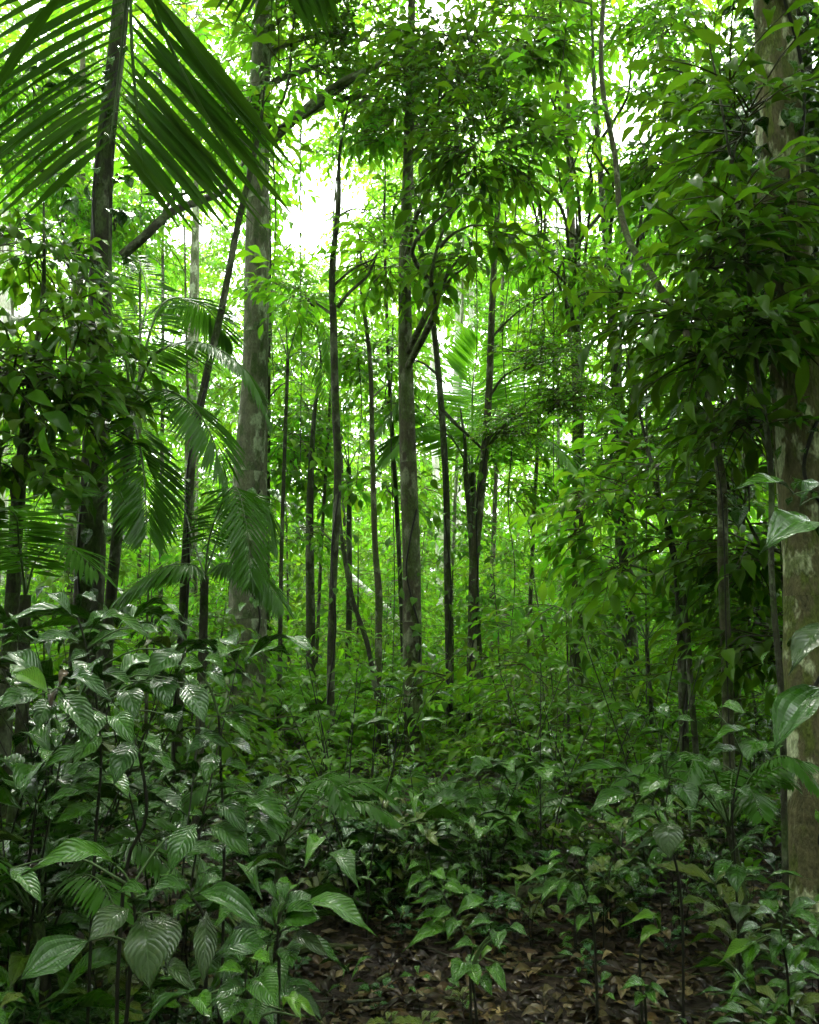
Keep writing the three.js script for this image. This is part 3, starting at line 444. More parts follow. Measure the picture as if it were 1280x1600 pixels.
{
  const d = 7.4, t = P(205, 640, d), b = V(t.x - 0.1, groundY(t.x - 0.1, -d), -d);
  palm('feathery palm with long arching fronds in front of the thick pale trunk', b, t, 0.05, [
    { pts: [P(240, 555, 7.2), P(310, 535, 7), P(380, 575, 6.9), P(418, 650, 6.9)], n: 60 },
    { pts: [P(260, 470, 7.8), P(320, 480, 8.2), P(360, 530, 8.4)], n: 48 },
    { pts: [P(230, 610, 7), P(285, 620, 6.7), P(330, 680, 6.5), P(350, 760, 6.5)], n: 52 },
    { pts: [P(190, 540, 7.2), P(150, 500, 7), P(100, 520, 6.8), P(60, 580, 6.8)], n: 52 },
    { pts: [P(160, 610, 6.9), P(100, 630, 6.6), P(60, 720, 6.5)], n: 48 },
    { pts: [P(215, 540, 8), P(230, 460, 8.6), P(215, 400, 9)], n: 46 },
    { pts: [P(215, 680, 7), P(225, 740, 6.6), P(230, 830, 6.5)], n: 46 },
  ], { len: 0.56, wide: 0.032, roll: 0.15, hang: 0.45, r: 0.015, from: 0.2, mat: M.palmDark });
  const d2 = 6.6, t2 = P(320, 900, d2);
  palm('low palm with a drooping comb-like frond beside the slender leaning sapling', V(t2.x, groundY(t2.x, -d2), -d2), t2, 0.035, [
    { pts: [P(300, 882, 6.5), P(250, 888, 6.4), P(190, 930, 6.3)], n: 42 },
    { pts: [P(350, 880, 6.5), P(400, 890, 6.4), P(440, 940, 6.3)], n: 42 },
    { pts: [P(350, 820, 6.8), P(385, 770, 7), P(415, 790, 7), P(430, 850, 7)], n: 46 },
    { pts: [P(330, 830, 6.5), P(365, 760, 6.3), P(385, 820, 6.1), P(392, 900, 6)], n: 46 },
    { pts: [P(300, 840, 7), P(280, 790, 7.4), P(230, 800, 7.6)], n: 20 },
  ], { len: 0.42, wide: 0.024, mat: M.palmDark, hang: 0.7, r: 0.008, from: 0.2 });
  const d3 = 5.6, t3 = P(40, 930, d3);
  palm('dark palm with spread fronds at the left edge above the shrubs', V(t3.x, groundY(t3.x, -d3), -d3), t3, 0.04, [
    { pts: [P(60, 870, 5.5), P(100, 850, 5.4), P(150, 890, 5.3)], n: 20 }, { pts: [P(20, 860, 5.6), P(-20, 850, 5.6), P(-70, 900, 5.5)], n: 20 }, { pts: [P(45, 830, 5.8), P(70, 770, 6), P(115, 760, 6.2)], n: 20 }, { pts: [P(30, 850, 5.2), P(20, 800, 5), P(-20, 790, 4.9)], n: 48 },
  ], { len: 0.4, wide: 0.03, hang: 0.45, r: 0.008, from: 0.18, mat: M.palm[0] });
  const d4 = 14, t4 = P(738, 740, d4);
  palm('bright fan-like feather palm right of the central trunk', V(t4.x, groundY(t4.x, -d4), -d4), t4, 0.07, [
    { pts: [P(738, 660, d4), P(740, 590, d4), P(752, 535, 13.8)], n: 50, hang: 0.1 },
    { pts: [P(790, 670, 13.8), P(850, 610, 13.6), P(910, 620, 13.4)], n: 52 },
    { pts: [P(800, 690, 13.5), P(860, 690, 13), P(905, 740, 12.8)], n: 48 },
    { pts: [P(690, 660, 13.8), P(640, 620, 13.6), P(585, 680, 13.4)], n: 52 },
    { pts: [P(700, 680, 13.6), P(650, 670, 13.2), P(600, 720, 13)], n: 48 },
    { pts: [P(715, 640, 14.5), P(680, 580, 15), P(650, 570, 15.4)], n: 46, hang: 0.2 },
    { pts: [P(770, 650, 14.4), P(800, 580, 14.8), P(845, 540, 15)], n: 50, hang: 0.2 },
  ], { len: 1.0, wide: 0.05, roll: 0.2, hang: 0.25, r: 0.02, from: 0.14, sweep: 0.45 });
  const d5 = 15, t5 = P(545, 730, d5);
  palm('small bright palm behind the thin wavy trunk', V(t5.x, groundY(t5.x, -d5), -d5), t5, 0.05, [
    { pts: [P(520, 690, d5), P(480, 680, d5), P(450, 730, d5)], n: 42 }, { pts: [P(570, 690, d5), P(610, 700, d5), P(640, 760, d5)], n: 42 }, { pts: [P(545, 660, d5), P(555, 610, d5), P(590, 600, d5)], n: 20 }, { pts: [P(530, 670, 14.6), P(500, 630, 14.5), P(465, 620, 14.4)], n: 20 },
  ], { len: 0.62, wide: 0.036, hang: 0.6, r: 0.012, from: 0.2 });
  const d6 = 9, t6 = P(450, 560, 12);
  palm('palm with upright fronds right behind the thick pale trunk', V(t6.x, groundY(t6.x, -12), -12), t6, 0.028, [
    { pts: [P(465, 510, 12), P(490, 470, 12), P(530, 470, 12)], n: 42 }, { pts: [P(430, 500, 12.4), P(415, 460, 12.6), P(370, 450, 12.8)], n: 42 }, { pts: [P(450, 500, 12), P(470, 470, 12), P(510, 530, 11.8), P(520, 580, 11.7)], n: 42 }, { pts: [P(470, 550, 11.7), P(500, 570, 11.5), P(510, 620, 11.4)], n: 20 },
  ], { len: 0.52, wide: 0.03, hang: 0.6, r: 0.011, from: 0.2 });
  // low fern-like palms on the lit floor
  for (const [px, py, dd, label] of [[480, 1150, 12, 'bright low palm seedling on the lit floor left of the thin wavy trunk'], [560, 1140, 12.5, 'bright low palm seedling on the lit floor right of the thin wavy trunk'], [830, 1140, 11.5, 'low palm seedling in the lit gap left of the brownish trunk'], [1010, 1000, 10, 'palm seedling with upright fronds beneath the dark trunk'], [1215, 620, 7, 'feathery palm seedling rising beside the massive mossy trunk'], [1140, 1290, 4.6, 'feathery fern-like palm seedling at the foot of the mossy trunk'], [440, 1320, 4.6, 'fern-like palm seedling right of the left foreground shrubs'], [60, 1440, 3.4, 'small fern-like palm seedling low at the left edge'], [800, 1300, 6.4, 'fern-like palm seedling in the shade below the curved trunk'], [620, 1290, 6.8, 'fern-like palm seedling before the foot of the central trunk']]) {
    const q = P(px, py, dd), low = dd < 6.9 ? 0.55 : 1; q.y = Math.max(q.y, groundY(q.x, -dd) + (low < 1 ? 0.12 : 0.3)); const fr = [];
    for (let i = 0; i < 9; i++) { const a = i / 9 * 6.283 + rr(0, 0.4), L = rr(0.7, 1.1) * low, u = rr(0.35, 0.7) * low; fr.push({ pts: [q.clone().add(V(Math.cos(a) * L * 0.4, u * 0.8, Math.sin(a) * L * 0.4)), q.clone().add(V(Math.cos(a) * L * 0.8, u, Math.sin(a) * L * 0.8)), q.clone().add(V(Math.cos(a) * L * 1.1, u * 0.65, Math.sin(a) * L * 1.1))] }); }
    palm(label, V(q.x, groundY(q.x, -dd), -dd), q, 0.025, fr, { n: 24, len: 0.32 * (low < 1 ? 0.5 : 1), wide: 0.02, mat: low < 1 ? M.palmDark : M.palmMid, hang: 0.5, r: 0.006, from: 0.2 }, 'palm_seedling');
  }
}

// ------------------------------------------------------------------ lianas
function liana(pts, r, label, group, mat = BARK.dark) { const o = pts[0].clone(), m = part(null, numbered('liana'), tube(pts.map((p) => p.clone().sub(o)), pts.map((p, i) => r * (1 - 0.45 * i / (pts.length - 1))), { sides: 7, steps: pts.length * 6, rough: 0.12, seedK: ri(99) }), mat); m.position.copy(o); scene.add(tagged(m, label, 'liana', group)); }
liana([P(190, 400, 7.8), P(225, 370, 7.8), P(262, 335, 8), P(310, 315, 8.5), P(345, 300, 9), P(372, 262, 10), P(402, 232, 11.5), P(430, 205, 11.6), P(470, 185, 11.6), P(520, 150, 11.6), P(570, 110, 11.6)], 0.045, 'dark liana slanting from the dark straight trunk up across the thick pale trunk');
liana([P(255, 350, 8), P(258, 330, 8), P(280, 305, 8.3), P(320, 300, 8.6)], 0.025, 'short liana loop beside the long slanting liana');
liana([P(402, 228, 11.7), P(425, 190, 11.7), P(450, 130, 11.8), P(456, 60, 11.9), P(470, -40, 12)], 0.03, 'liana rising steeply from the thick pale trunk to the top of the frame');
liana([P(528, 480, 10.4), P(548, 455, 10.4), P(575, 430, 10.5), P(590, 395, 10.6)], 0.025, 'twisted side liana leaving the thin wavy trunk to the right');
liana([P(690, 640, 12.4), P(715, 665, 12.4), P(742, 690, 12.5), P(757, 705, 12.5)], 0.03, 'short crooked liana between the thin dark sapling and the curved trunk');
liana([P(1142, 1290, 6.6), P(1136, 1050, 6.6), P(1130, 880, 6.6), P(1128, 760, 6.6), P(1112, 660, 6.6), P(1090, 575, 6.7), P(1065, 500, 6.8), P(1035, 455, 7), P(1012, 420, 7.2), P(985, 380, 7.5), P(968, 320, 7.8), P(962, 250, 8), P(940, 120, 8.4), P(944, -60, 9), P(930, -260, 9.4)], 0.042, 'stout crooked branch-like liana slanting left of the mossy trunk', null, BARK.mid);
for (const [x, y0, y1, d] of [[790, 330, 640, 12], [808, 300, 560, 12.2], [826, 380, 700, 12], [845, 320, 610, 12.5], [865, 380, 760, 12.4], [745, 360, 560, 13], [470, 200, 720, 12], [427, 240, 620, 12], [560, 380, 760, 13], [614, 500, 1100, 13], [940, 430, 980, 12], [1010, 600, 1100, 9], [1130, 560, 1150, 8], [1170, 400, 800, 6.6], [800, 700, 1000, 13]]) { const w = rr(-14, 14); liana([P(x, y0, d), P(x + w * 0.6, y0 + (y1 - y0) * 0.3, d), P(x - w * 0.5, y0 + (y1 - y0) * 0.65, d), P(x + w * 0.3, y1, d)], 0.011, 'thin hanging liana as slim as a cord', 'thin lianas hanging among the trunks'); }

// ------------------------------------------------------------------ climbers on trunks: a stem and single leaves
function climber(label, t, y0, y1, n, len, mats, spread, shapes = LEAF, category = 'climber') {
  const b = t.onTrunk(y0), root = thing('climbing_vine', label, category, b), r = (y) => t.rAt(y) + 0.012, pts = [];
  for (let i = 0; i <= 8; i++) { const y = y0 + (y1 - y0) * i / 8, a = 1.4 + Math.sin(i * 1.3) * 0.7, c = t.onTrunk(y); pts.push(c.add(V(Math.cos(a) * r(y), 0, Math.sin(a) * r(y)))); }
  part(root, 'stem', tube(pts.map((p) => p.clone().sub(root.position)), pts.map(() => 0.012), { sides: 6, steps: 40 }), stemMat);
  for (let i = 0; i < n; i++) {
    const y = rr(y0, y1), a = rr(-0.3, 3.45), c = t.onTrunk(y), out = V(Math.cos(a), 0, Math.sin(a)), q = r(y) + Math.pow(rnd(), 1.8) * spread, p = c.addScaledVector(out, q);
    const dir = out.clone().multiplyScalar(rr(0.2, 1)).add(V(rr(-0.5, 0.5), rr(-1, 0.05), rr(-0.3, 0.3))), l = len * rr(0.6, 1.3);
    const m = part(root, 'leaf', pick(shapes), pick(mats)); place(m, root, p, dir, V(out.x * 0.8, 0.9, out.z * 0.8), l * rr(0.4, 0.56), l * 0.9, l);
  }
}
climber('leafy climber covering the upper part of the massive mossy trunk', T.mossy, 3.6, 7.2, 298, 0.17, M.herb, 0.22);
climber('small round-leaved creeper dotted down the middle of the mossy trunk', T.mossy, 2.3, 4.4, 110, 0.1, M.herb, 0.14, LEAF_SMALL);
climber('sparse creeper at the foot of the massive mossy trunk', T.mossy, 0.2, 1.6, 40, 0.12, M.herb, 0.3, LEAF_SMALL);
climber('large-leaved climber on the dark straight trunk at left', T.dark, 1.6, 7.2, 150, 0.24, M.glossy, 0.5);
climber('sparse climber on the lower part of the thick pale trunk', T.pale, 0.4, 3.6, 120, 0.2, M.herb, 0.5, LEAF_SMALL);
for (const [k, y0, y1, n, len, label] of [['thin', 0.3, 3.4, 34, 0.15, 'few-leaved climber on the thin wavy trunk'], ['centre', 0.2, 3.2, 60, 0.17, 'leafy climber round the foot of the central trunk'], ['curve', 0.3, 4.6, 50, 0.15, 'climber on the lower half of the curved slender trunk'], ['tanned', 0.3, 5, 90, 0.17, 'climber on the brownish trunk'], ['shadow', 0.3, 6, 110, 0.18, 'dense climber on the dark upright trunk left of the mossy one'], ['dim', 0.6, 4.4, 34, 0.14, 'climber on the thin dark sapling right of the central trunk'], ['lean', 0.4, 4, 36, 0.14, 'climber on the slender leaning sapling'], ['fork', 0.3, 2.6, 40, 0.14, 'climber on the dark forked sapling']]) climber(label, T[k], y0, y1, n, len, M.sprig, 0.3, LEAF_SMALL);

// ------------------------------------------------------------------ broadleaf shrubs with every leaf of its own
function stemLeaves(root, pts, { n, len, mats, shapes = LEAF, from = 0.25, ratio = 0.36, r = 0.006, rise = 0.35, droop = 0.5, top = 4, stemM = stemMat }) {
  part(root, 'stem', tube(pts.map((p) => p.clone().sub(root.position)), pts.map((p, i) => r * (1 - 0.6 * i / (pts.length - 1))), { sides: 6, steps: 14 }), stemM);
  const c = new THREE.CatmullRomCurve3(pts, false, 'centripetal'), a0 = rr(0, 6.28);
  for (let i = 0; i < n; i++) {
    const end = i >= n - top, t = end ? 0.985 : from + (1 - from) * Math.pow((i + rr(0, 0.6)) / n, 0.85), a = a0 + i * 2.4 + rr(-0.3, 0.3), p = c.getPoint(Math.min(t, 1)), l = len * rr(0.65, 1.15) * (0.75 + 0.35 * t);
    const el = rise * (end ? 0.6 : t) - droop * (1 - t * 0.6) * rr(0.4, 1.2), dir = V(Math.cos(a), Math.sin(el), Math.sin(a)), q = p.clone().addScaledVector(dir, 0.02 + l * 0.06);
    const m = part(root, 'leaf', pick(shapes), pick(mats)); place(m, root, q, dir, V(rr(-0.3, 0.3), 1, rr(-0.3, 0.3)), l * ratio * rr(0.88, 1.12), l, l);
  }
}
function shrub(label, x, z, h, stems, o, group, name = 'broadleaf_shrub', category = 'shrub') {
  const root = thing(name, label, category, V(x, groundY(x, z), z), group), y = root.position.y;
  for (let s = 0; s < stems; s++) {
    const a = rr(0, 6.283), sp = stems > 1 ? rr(0.1, 0.38) * h : rr(0, 0.12) * h, hh = h * rr(0.7, 1.05);
    stemLeaves(root, [V(x + Math.cos(a) * 0.03, y - 0.05, z + Math.sin(a) * 0.03), V(x + Math.cos(a) * sp * 0.3, y + hh * 0.45, z + Math.sin(a) * sp * 0.3), V(x + Math.cos(a) * sp, y + hh, z + Math.sin(a) * sp)], o);
  }
  if (name === 'broadleaf_shrub') lined(root, label);
  return root;
}
// leaves read from the photograph: [base x, base y, tip x, tip y, width] in px at a depth; stems join them to the foot
function heroPlant(label, foot, depth, stem, leaves, mats, { name = 'broadleaf_shrub', category = 'shrub', toward = 0.14, face = 0.75, shapes = LEAF, group } = {}) {
  const f = P(foot[0], foot[1], depth), root = thing(name, label, category, V(f.x, groundY(f.x, f.z), f.z), group);
  const pts = [root.position.clone().add(V(0, -0.05, 0)), ...stem.map(([x, y]) => P(x, y, depth))];
  part(root, 'stem', tube(pts.map((p) => p.clone().sub(root.position)), pts.map((p, i) => 0.006 * (1 - 0.5 * i / pts.length)), { sides: 7, steps: 20 }), stemMat);
  const c = new THREE.CatmullRomCurve3(pts, false, 'centripetal'), nodes = Array.from({ length: 40 }, (_, i) => c.getPoint(0.15 + 0.85 * i / 39));
  for (const [bx, by, tx, ty, w, mat, dz = 0] of leaves) {
    const b = P(bx, by, depth + dz), t = P(tx, ty, depth + dz - toward * (ty > by - 20 ? 1 : -0.6)), dir = t.clone().sub(b), l = dir.length();
    const node = nodes.reduce((q, p) => p.distanceTo(b) < q.distanceTo(b) ? p : q);
    if (node.distanceTo(b) > 0.015) { const k = node.clone().lerp(b, 0.5); k.y += 0.15 * node.distanceTo(b); part(root, 'petiole', tube([node, k, b].map((p) => p.clone().sub(root.position)), [0.004, 0.0032, 0.0025], { sides: 5, steps: 6 }), greenStem); }
    const m = part(root, 'leaf', pick(shapes), mat ? pick(M[mat]) : pick(mats)), cam = V(0, EYE, 0).sub(b).normalize();
    place(m, root, b, dir, V(0, 0.75, 0).addScaledVector(cam, face + rr(-0.15, 0.15)).add(V(rr(-0.15, 0.15), 0, 0)), w / FOC * depth * 0.98, l * 0.85, l);
  }
  return root;
}
heroPlant('foreground shrub with a rosette of quilted leaves, one of them yellow-green', [200, 1400], 2.7, [[199, 1345], [228, 1280], [222, 1200], [205, 1150], [150, 1110], [86, 1083]], [
  [90, 1084, 152, 1168, 44], [76, 1084, 20, 1050, 32, 'fresh', -0.14], [62, 1086, -8, 1112, 44], [80, 1090, 54, 1148, 34], [96, 1080, 188, 1110, 28], [72, 1076, 2, 1018, 36], [92, 1076, 106, 1048, 14, 'deadLeaf'], [86, 1090, 80, 1113, 14, 'deadLeaf'],
  [210, 1160, 175, 1235, 40], [215, 1165, 258, 1180, 26], [222, 1200, 285, 1215, 24], [155, 1112, 128, 1180, 40], [170, 1125, 215, 1172, 34]], M.glossy);
heroPlant('foreground shrub with layered glossy leaves around a straight dark stem', [148, 1430], 3.1, [[150, 1300], [158, 1200], [156, 1140], [140, 1030], [122, 965]], [
  [128, 1003, 40, 1008, 30], [112, 962, 70, 926, 24], [138, 996, 252, 1012, 22], [124, 960, 158, 945, 20], [130, 985, 180, 965, 26], [140, 1022, 105, 1035, 20], [148, 1025, 175, 1015, 22], [135, 1010, 210, 990, 26], [150, 1060, 215, 1075, 22],
  [245, 1070, 266, 1118, 42], [190, 1082, 216, 1132, 40], [288, 1068, 322, 1138, 42], [272, 1120, 274, 1150, 30], [286, 1022, 226, 1066, 46], [238, 985, 300, 1014, 14], [276, 1062, 326, 1044, 22], [205, 1000, 255, 990, 24], [160, 1150, 110, 1200, 34], [155, 1180, 50, 1215, 24], [160, 1200, 108, 1230, 26], [158, 1240, 60, 1262, 30], [155, 1260, 80, 1290, 26], [165, 1210, 205, 1250, 30]], M.glossy);
heroPlant('shrub with long shiny leaves catching the light, left of the thin wavy trunk', [352, 1420], 3.3, [[350, 1300], [345, 1200], [342, 1118]], [
  [345, 1116, 436, 1131, 18], [346, 1120, 398, 1164, 24], [300, 1162, 368, 1174, 16], [336, 1258, 392, 1312, 30], [376, 1258, 456, 1296, 30], [322, 1294, 398, 1348, 36], [385, 1290, 446, 1316, 18], [384, 1314, 434, 1322, 14], [333, 1318, 336, 1352, 32], [322, 1246, 382, 1230, 16], [396, 1242, 456, 1216, 22], [340, 1150, 290, 1180, 24], [345, 1210, 395, 1205, 20], [340, 1180, 318, 1230, 30], [350, 1165, 400, 1185, 22], [345, 1200, 300, 1222, 22], [310, 1050, 360, 1045, 18], [320, 1060, 358, 1085, 24]], M.glossy);
heroPlant('low plant with a broad arched leaf and a jagged drooping one at lower left', [190, 1560], 2.5, [[205, 1500], [212, 1440], [205, 1385]], [
  [182, 1354, 33, 1368, 40], [16, 1358, 70, 1420, 32, null, 0.1], [140, 1470, 22, 1538, 60, 'broad'], [202, 1420, 132, 1478, 44, 'dull'], [222, 1428, 236, 1562, 62, 'dull'], [252, 1426, 262, 1520, 46, 'dull', 0.05], [305, 1288, 262, 1374, 44, null, 0.2], [250, 1518, 312, 1556, 24, 'dull'], [215, 1418, 240, 1408, 40], [235, 1400, 178, 1395, 26]], M.glossy);
heroPlant('low plant with a long ribbed leaf arching over dark hanging ones', [318, 1580], 2.6, [[322, 1500], [318, 1430], [300, 1402]], [
  [298, 1404, 420, 1460, 40, 'broad'], [322, 1424, 317, 1548, 34, 'dull'], [330, 1500, 425, 1478, 46], [300, 1400, 222, 1395, 30], [290, 1392, 250, 1372, 24], [310, 1395, 350, 1372, 20], [300, 1420, 265, 1440, 26]], M.glossy);
heroPlant('bunched glossy plant on a short dark stump by the open soil', [436, 1530], 3.0, [[436, 1510], [434, 1470], [436, 1425]], [
  [438, 1456, 512, 1438, 42], [440, 1424, 492, 1398, 32], [438, 1414, 404, 1384, 20], [446, 1412, 436, 1376, 22], [430, 1450, 398, 1420, 26], [432, 1470, 336, 1500, 46], [445, 1482, 458, 1518, 34], [450, 1470, 522, 1502, 22, 'dull'], [440, 1440, 505, 1425, 30], [428, 1440, 445, 1395, 24], [425, 1460, 395, 1480, 24]], M.glossy);
heroPlant('leafy plant cut by the bottom edge, left of the bare soil', [390, 1640], 2.4, [[392, 1590], [385, 1535], [384, 1515]], [
  [390, 1536, 442, 1584, 46], [372, 1558, 346, 1606, 46], [384, 1514, 428, 1508, 30], [380, 1530, 330, 1520, 24], [380, 1560, 322, 1576, 30], [395, 1560, 400, 1612, 40], [442, 1578, 474, 1604, 22, 'fresh'], [462, 1588, 502, 1600, 16, 'fresh'], [300, 1570, 335, 1600, 30]], M.herb);
heroPlant('shrub of large quilted leaves round a drooping dark one, right foreground', [1060, 1440], 3.9, [[1062, 1380], [1040, 1300], [1020, 1255], [1040, 1215]], [
  [1042, 1218, 998, 1254, 42], [1050, 1224, 1090, 1272, 38], [1030, 1205, 1075, 1190, 26], [1075, 1206, 1108, 1190, 18], [1045, 1284, 1048, 1352, 44, 'dull'], [1010, 1236, 960, 1222, 20], [1000, 1218, 872, 1216, 22], [992, 1240, 916, 1274, 32], [934, 1214, 940, 1182, 11, 'fresh'], [1060, 1190, 1008, 1204, 24], [1030, 1265, 985, 1290, 30], [1010, 1300, 975, 1325, 26], [1090, 1240, 1140, 1250, 26], [1015, 1140, 952, 1148, 14], [1050, 1160, 975, 1162, 12], [1050, 1140, 1090, 1128, 18], [1020, 1110, 1050, 1125, 22]], M.glossy, { face: 0.45 });
heroPlant('shrub with pale flat-topped leaves left of the foot of the mossy trunk', [1150, 1420], 4.1, [[1150, 1370], [1145, 1260], [1160, 1180]], [
  [1182, 1156, 1104, 1166, 26], [1190, 1160, 1166, 1196, 40], [1150, 1350, 1152, 1402, 30], [1192, 1322, 1138, 1336, 13], [1146, 1346, 1112, 1378, 20], [1160, 1180, 1100, 1185, 22], [1100, 1195, 1132, 1210, 22], [1140, 1240, 1115, 1255, 24], [1150, 1235, 1175, 1250, 22], [1160, 1420, 1150, 1450, 30, 'dull'], [1120, 1115, 1170, 1120, 26]], M.glossy, { face: 0.45 });
heroPlant('big-veined leaves reaching in from the right edge over the mossy trunk', [1370, 1560], 3.4, [[1370, 1300], [1345, 1060], [1320, 880], [1300, 780]], [
  [1282, 838, 1186, 866, 70, 'broad'], [1240, 772, 1140, 766, 30], [1290, 1075, 1204, 1184, 62, 'broad'], [1300, 985, 1232, 1056, 50, 'dull'], [1250, 790, 1290, 760, 30], [1320, 880, 1380, 900, 60, 'broad'], [1330, 1000, 1390, 1050, 60, 'broad']], M.glossy, { face: 0.7 });
heroPlant('young tree with large dark leaves on the crooked stem left of the mossy trunk', [1142, 1300], 6.2, [[1135, 1000], [1128, 780], [1112, 670], [1100, 600]], [
  [1052, 622, 1108, 640, 22], [1110, 650, 1038, 672, 34], [1108, 612, 1050, 604, 34], [1035, 618, 988, 652, 28], [1118, 690, 1150, 720, 30], [1150, 690, 1098, 716, 12], [1122, 740, 1085, 760, 20], [1120, 580, 1090, 600, 20], [1130, 600, 1160, 580, 12], [1150, 795, 1125, 770, 20], [1160, 790, 1155, 830, 30]], M.glossy, { face: 0.2 });
heroPlant('slender glossy seedling standing on the bare soil at bottom centre', [752, 1600], 3.1, [[742, 1560], [735, 1515]], [
  [724, 1510, 706, 1546, 30], [733, 1508, 748, 1545, 26], [758, 1516, 796, 1560, 22], [735, 1500, 700, 1485, 20], [745, 1530, 772, 1562, 22], [752, 1500, 766, 1478, 16, 'fresh'], [765, 1462, 722, 1456, 20], [790, 1455, 828, 1466, 18], [775, 1458, 780, 1490, 26], [748, 1520, 730, 1490, 20]], M.herb);
heroPlant('sapling with paired leaves along an arching stem, above the bare soil', [735, 1520], 3.7, [[730, 1480], [712, 1435], [690, 1395], [660, 1366]], [
  [660, 1366, 634, 1360, 18], [668, 1372, 632, 1398, 20], [675, 1366, 700, 1378, 20], [684, 1388, 648, 1406, 20], [690, 1392, 732, 1400, 22], [696, 1400, 655, 1420, 22], [706, 1420, 672, 1448, 22], [712, 1432, 762, 1404, 24], [716, 1440, 698, 1472, 24], [700, 1445, 640, 1440, 20], [708, 1460, 628, 1488, 22]], M.herb);
heroPlant('pale-topped seedling with drooping leaflets right of the bare soil', [930, 1470], 4.0, [[925, 1430], [905, 1370], [885, 1350]], [
  [884, 1352, 854, 1344, 20], [886, 1350, 922, 1342, 20], [884, 1356, 850, 1368, 16], [890, 1362, 812, 1384, 16], [880, 1375, 842, 1415, 20], [890, 1376, 870, 1415, 16], [896, 1376, 905, 1420, 16], [910, 1420, 880, 1432, 24], [912, 1425, 945, 1412, 20], [915, 1435, 900, 1460, 18]], M.herb, { face: 0.5 });
heroPlant('two-leaved bright seedling in front of the dark shrub', [1000, 1500], 3.9, [[1002, 1480], [1012, 1458]], [[1032, 1456, 970, 1448, 16, 'fresh'], [1030, 1457, 997, 1480, 22, 'fresh'], [1030, 1455, 1020, 1436, 14], [1034, 1456, 1048, 1472, 16, 'deadLeaf']], M.herb);
heroPlant('tiny rosette seedling on the leaf litter near the bottom right', [1008, 1580], 3.3, [[1008, 1566], [1006, 1555]], [[1010, 1552, 966, 1548, 22], [1008, 1556, 990, 1576, 16], [1012, 1558, 1030, 1574, 16], [1014, 1556, 1052, 1566, 12]], M.herb);
heroPlant('glossy bush cut by the right edge near the bottom', [1230, 1540], 3.6, [[1228, 1500], [1220, 1460], [1226, 1430]], [
  [1186, 1475, 1122, 1506, 18, 'fresh'], [1190, 1455, 1150, 1462, 18], [1200, 1460, 1225, 1480, 20], [1230, 1470, 1205, 1510, 26], [1240, 1485, 1232, 1520, 22], [1262, 1480, 1240, 1520, 22, 'fresh'], [1250, 1475, 1292, 1490, 26], [1215, 1440, 1170, 1432, 18], [1230, 1430, 1280, 1410, 22], [1235, 1440, 1290, 1452, 20], [1180, 1470, 1165, 1520, 26], [1250, 1500, 1290, 1530, 30], [1210, 1430, 1185, 1405, 18]], M.herb);
heroPlant('flat-topped shrub of light green leaves below the curved trunk', [760, 1330], 6.0, [[760, 1290], [752, 1240], [745, 1205]], [
  [748, 1208, 676, 1222, 16], [745, 1206, 700, 1200, 14], [752, 1200, 792, 1190, 14], [756, 1206, 810, 1212, 12], [770, 1198, 830, 1205, 14], [735, 1215, 690, 1235, 14], [768, 1248, 806, 1246, 10], [742, 1225, 700, 1245, 14], [760, 1230, 800, 1250, 16], [748, 1204, 775, 1180, 12]], M.herb, { face: 0.35 });

// ------------------------------------------------------------------ shrubs and herbs that fill in between
const ROUND = [leafShape({ nL: 9, arch: 0.12, fold: 0.1, peak: 0.4, tip: 0.1 }), leafShape({ nL: 9, arch: 0.24, fold: 0.08, peak: 0.42, tip: 0.1, twist: 0.3 })];
M.olive = [leafMat(0.075, 0.14, 0.01, { t: 0.18, rough: 0.5, spec: 0.5, coat: 0, maps: fine, bump: 0.003 }), leafMat(0.1, 0.15, 0.012, { t: 0.18, rough: 0.55, spec: 0.5, coat: 0, maps: quilted, bump: 0.003 })];
M.cool = [leafMat(0.026, 0.1, 0.018, { t: 0.16, rough: 0.4, spec: 0.7, coat: 0, maps: parallel, bump: 0.003 }), leafMat(0.034, 0.12, 0.014, { t: 0.16, rough: 0.42, spec: 0.7, coat: 0, maps: fine, bump: 0.003 })];
const KINDS = [{ mats: M.glossy, shapes: LEAF, ratio: 0.36, big: 1 }, { mats: M.glossy, shapes: LEAF, ratio: 0.34, big: 1.1 }, { mats: M.herb, shapes: LEAF_SMALL, ratio: 0.2, big: 1.25 }, { mats: M.cool, shapes: ROUND, ratio: 0.62, big: 0.8 }, { mats: M.olive, shapes: LEAF, ratio: 0.4, big: 0.75 }, { mats: M.herb, shapes: ROUND, ratio: 0.5, big: 0.6 }, { mats: [...M.glossy, ...M.olive], shapes: LEAF, ratio: 0.38, big: 0.9 }];
const kind = (len) => { const k = pick(KINDS); return { mats: k.mats, shapes: k.shapes, ratio: k.ratio, len: len * k.big }; };
const HERB_GROUP = 'low herbs on the forest floor', SHRUB_LEFT = 'foreground shrubs at left', SHRUB_MID = 'dark shrubs under the trunks';
for (let i = 0; i < 13; i++) { const d = rr(3.2, 5.2), px = rr(-40, 430), p = P(px, 1200, d); shrub('dense foreground shrub at left', p.x, p.z, px < 340 ? rr(0.9, 1.75) : rr(0.6, 1.1), 3, { n: 12, ...kind(rr(0.2, 0.32)) }, SHRUB_LEFT); }
for (let i = 0; i < 8; i++) { const d = rr(2.6, 3.4), p = P(rr(-20, 400), 1500, d); shrub('dense foreground shrub at left', p.x, p.z, rr(0.3, 0.6), 2, { n: 8, ...kind(rr(0.16, 0.26)) }, SHRUB_LEFT); }
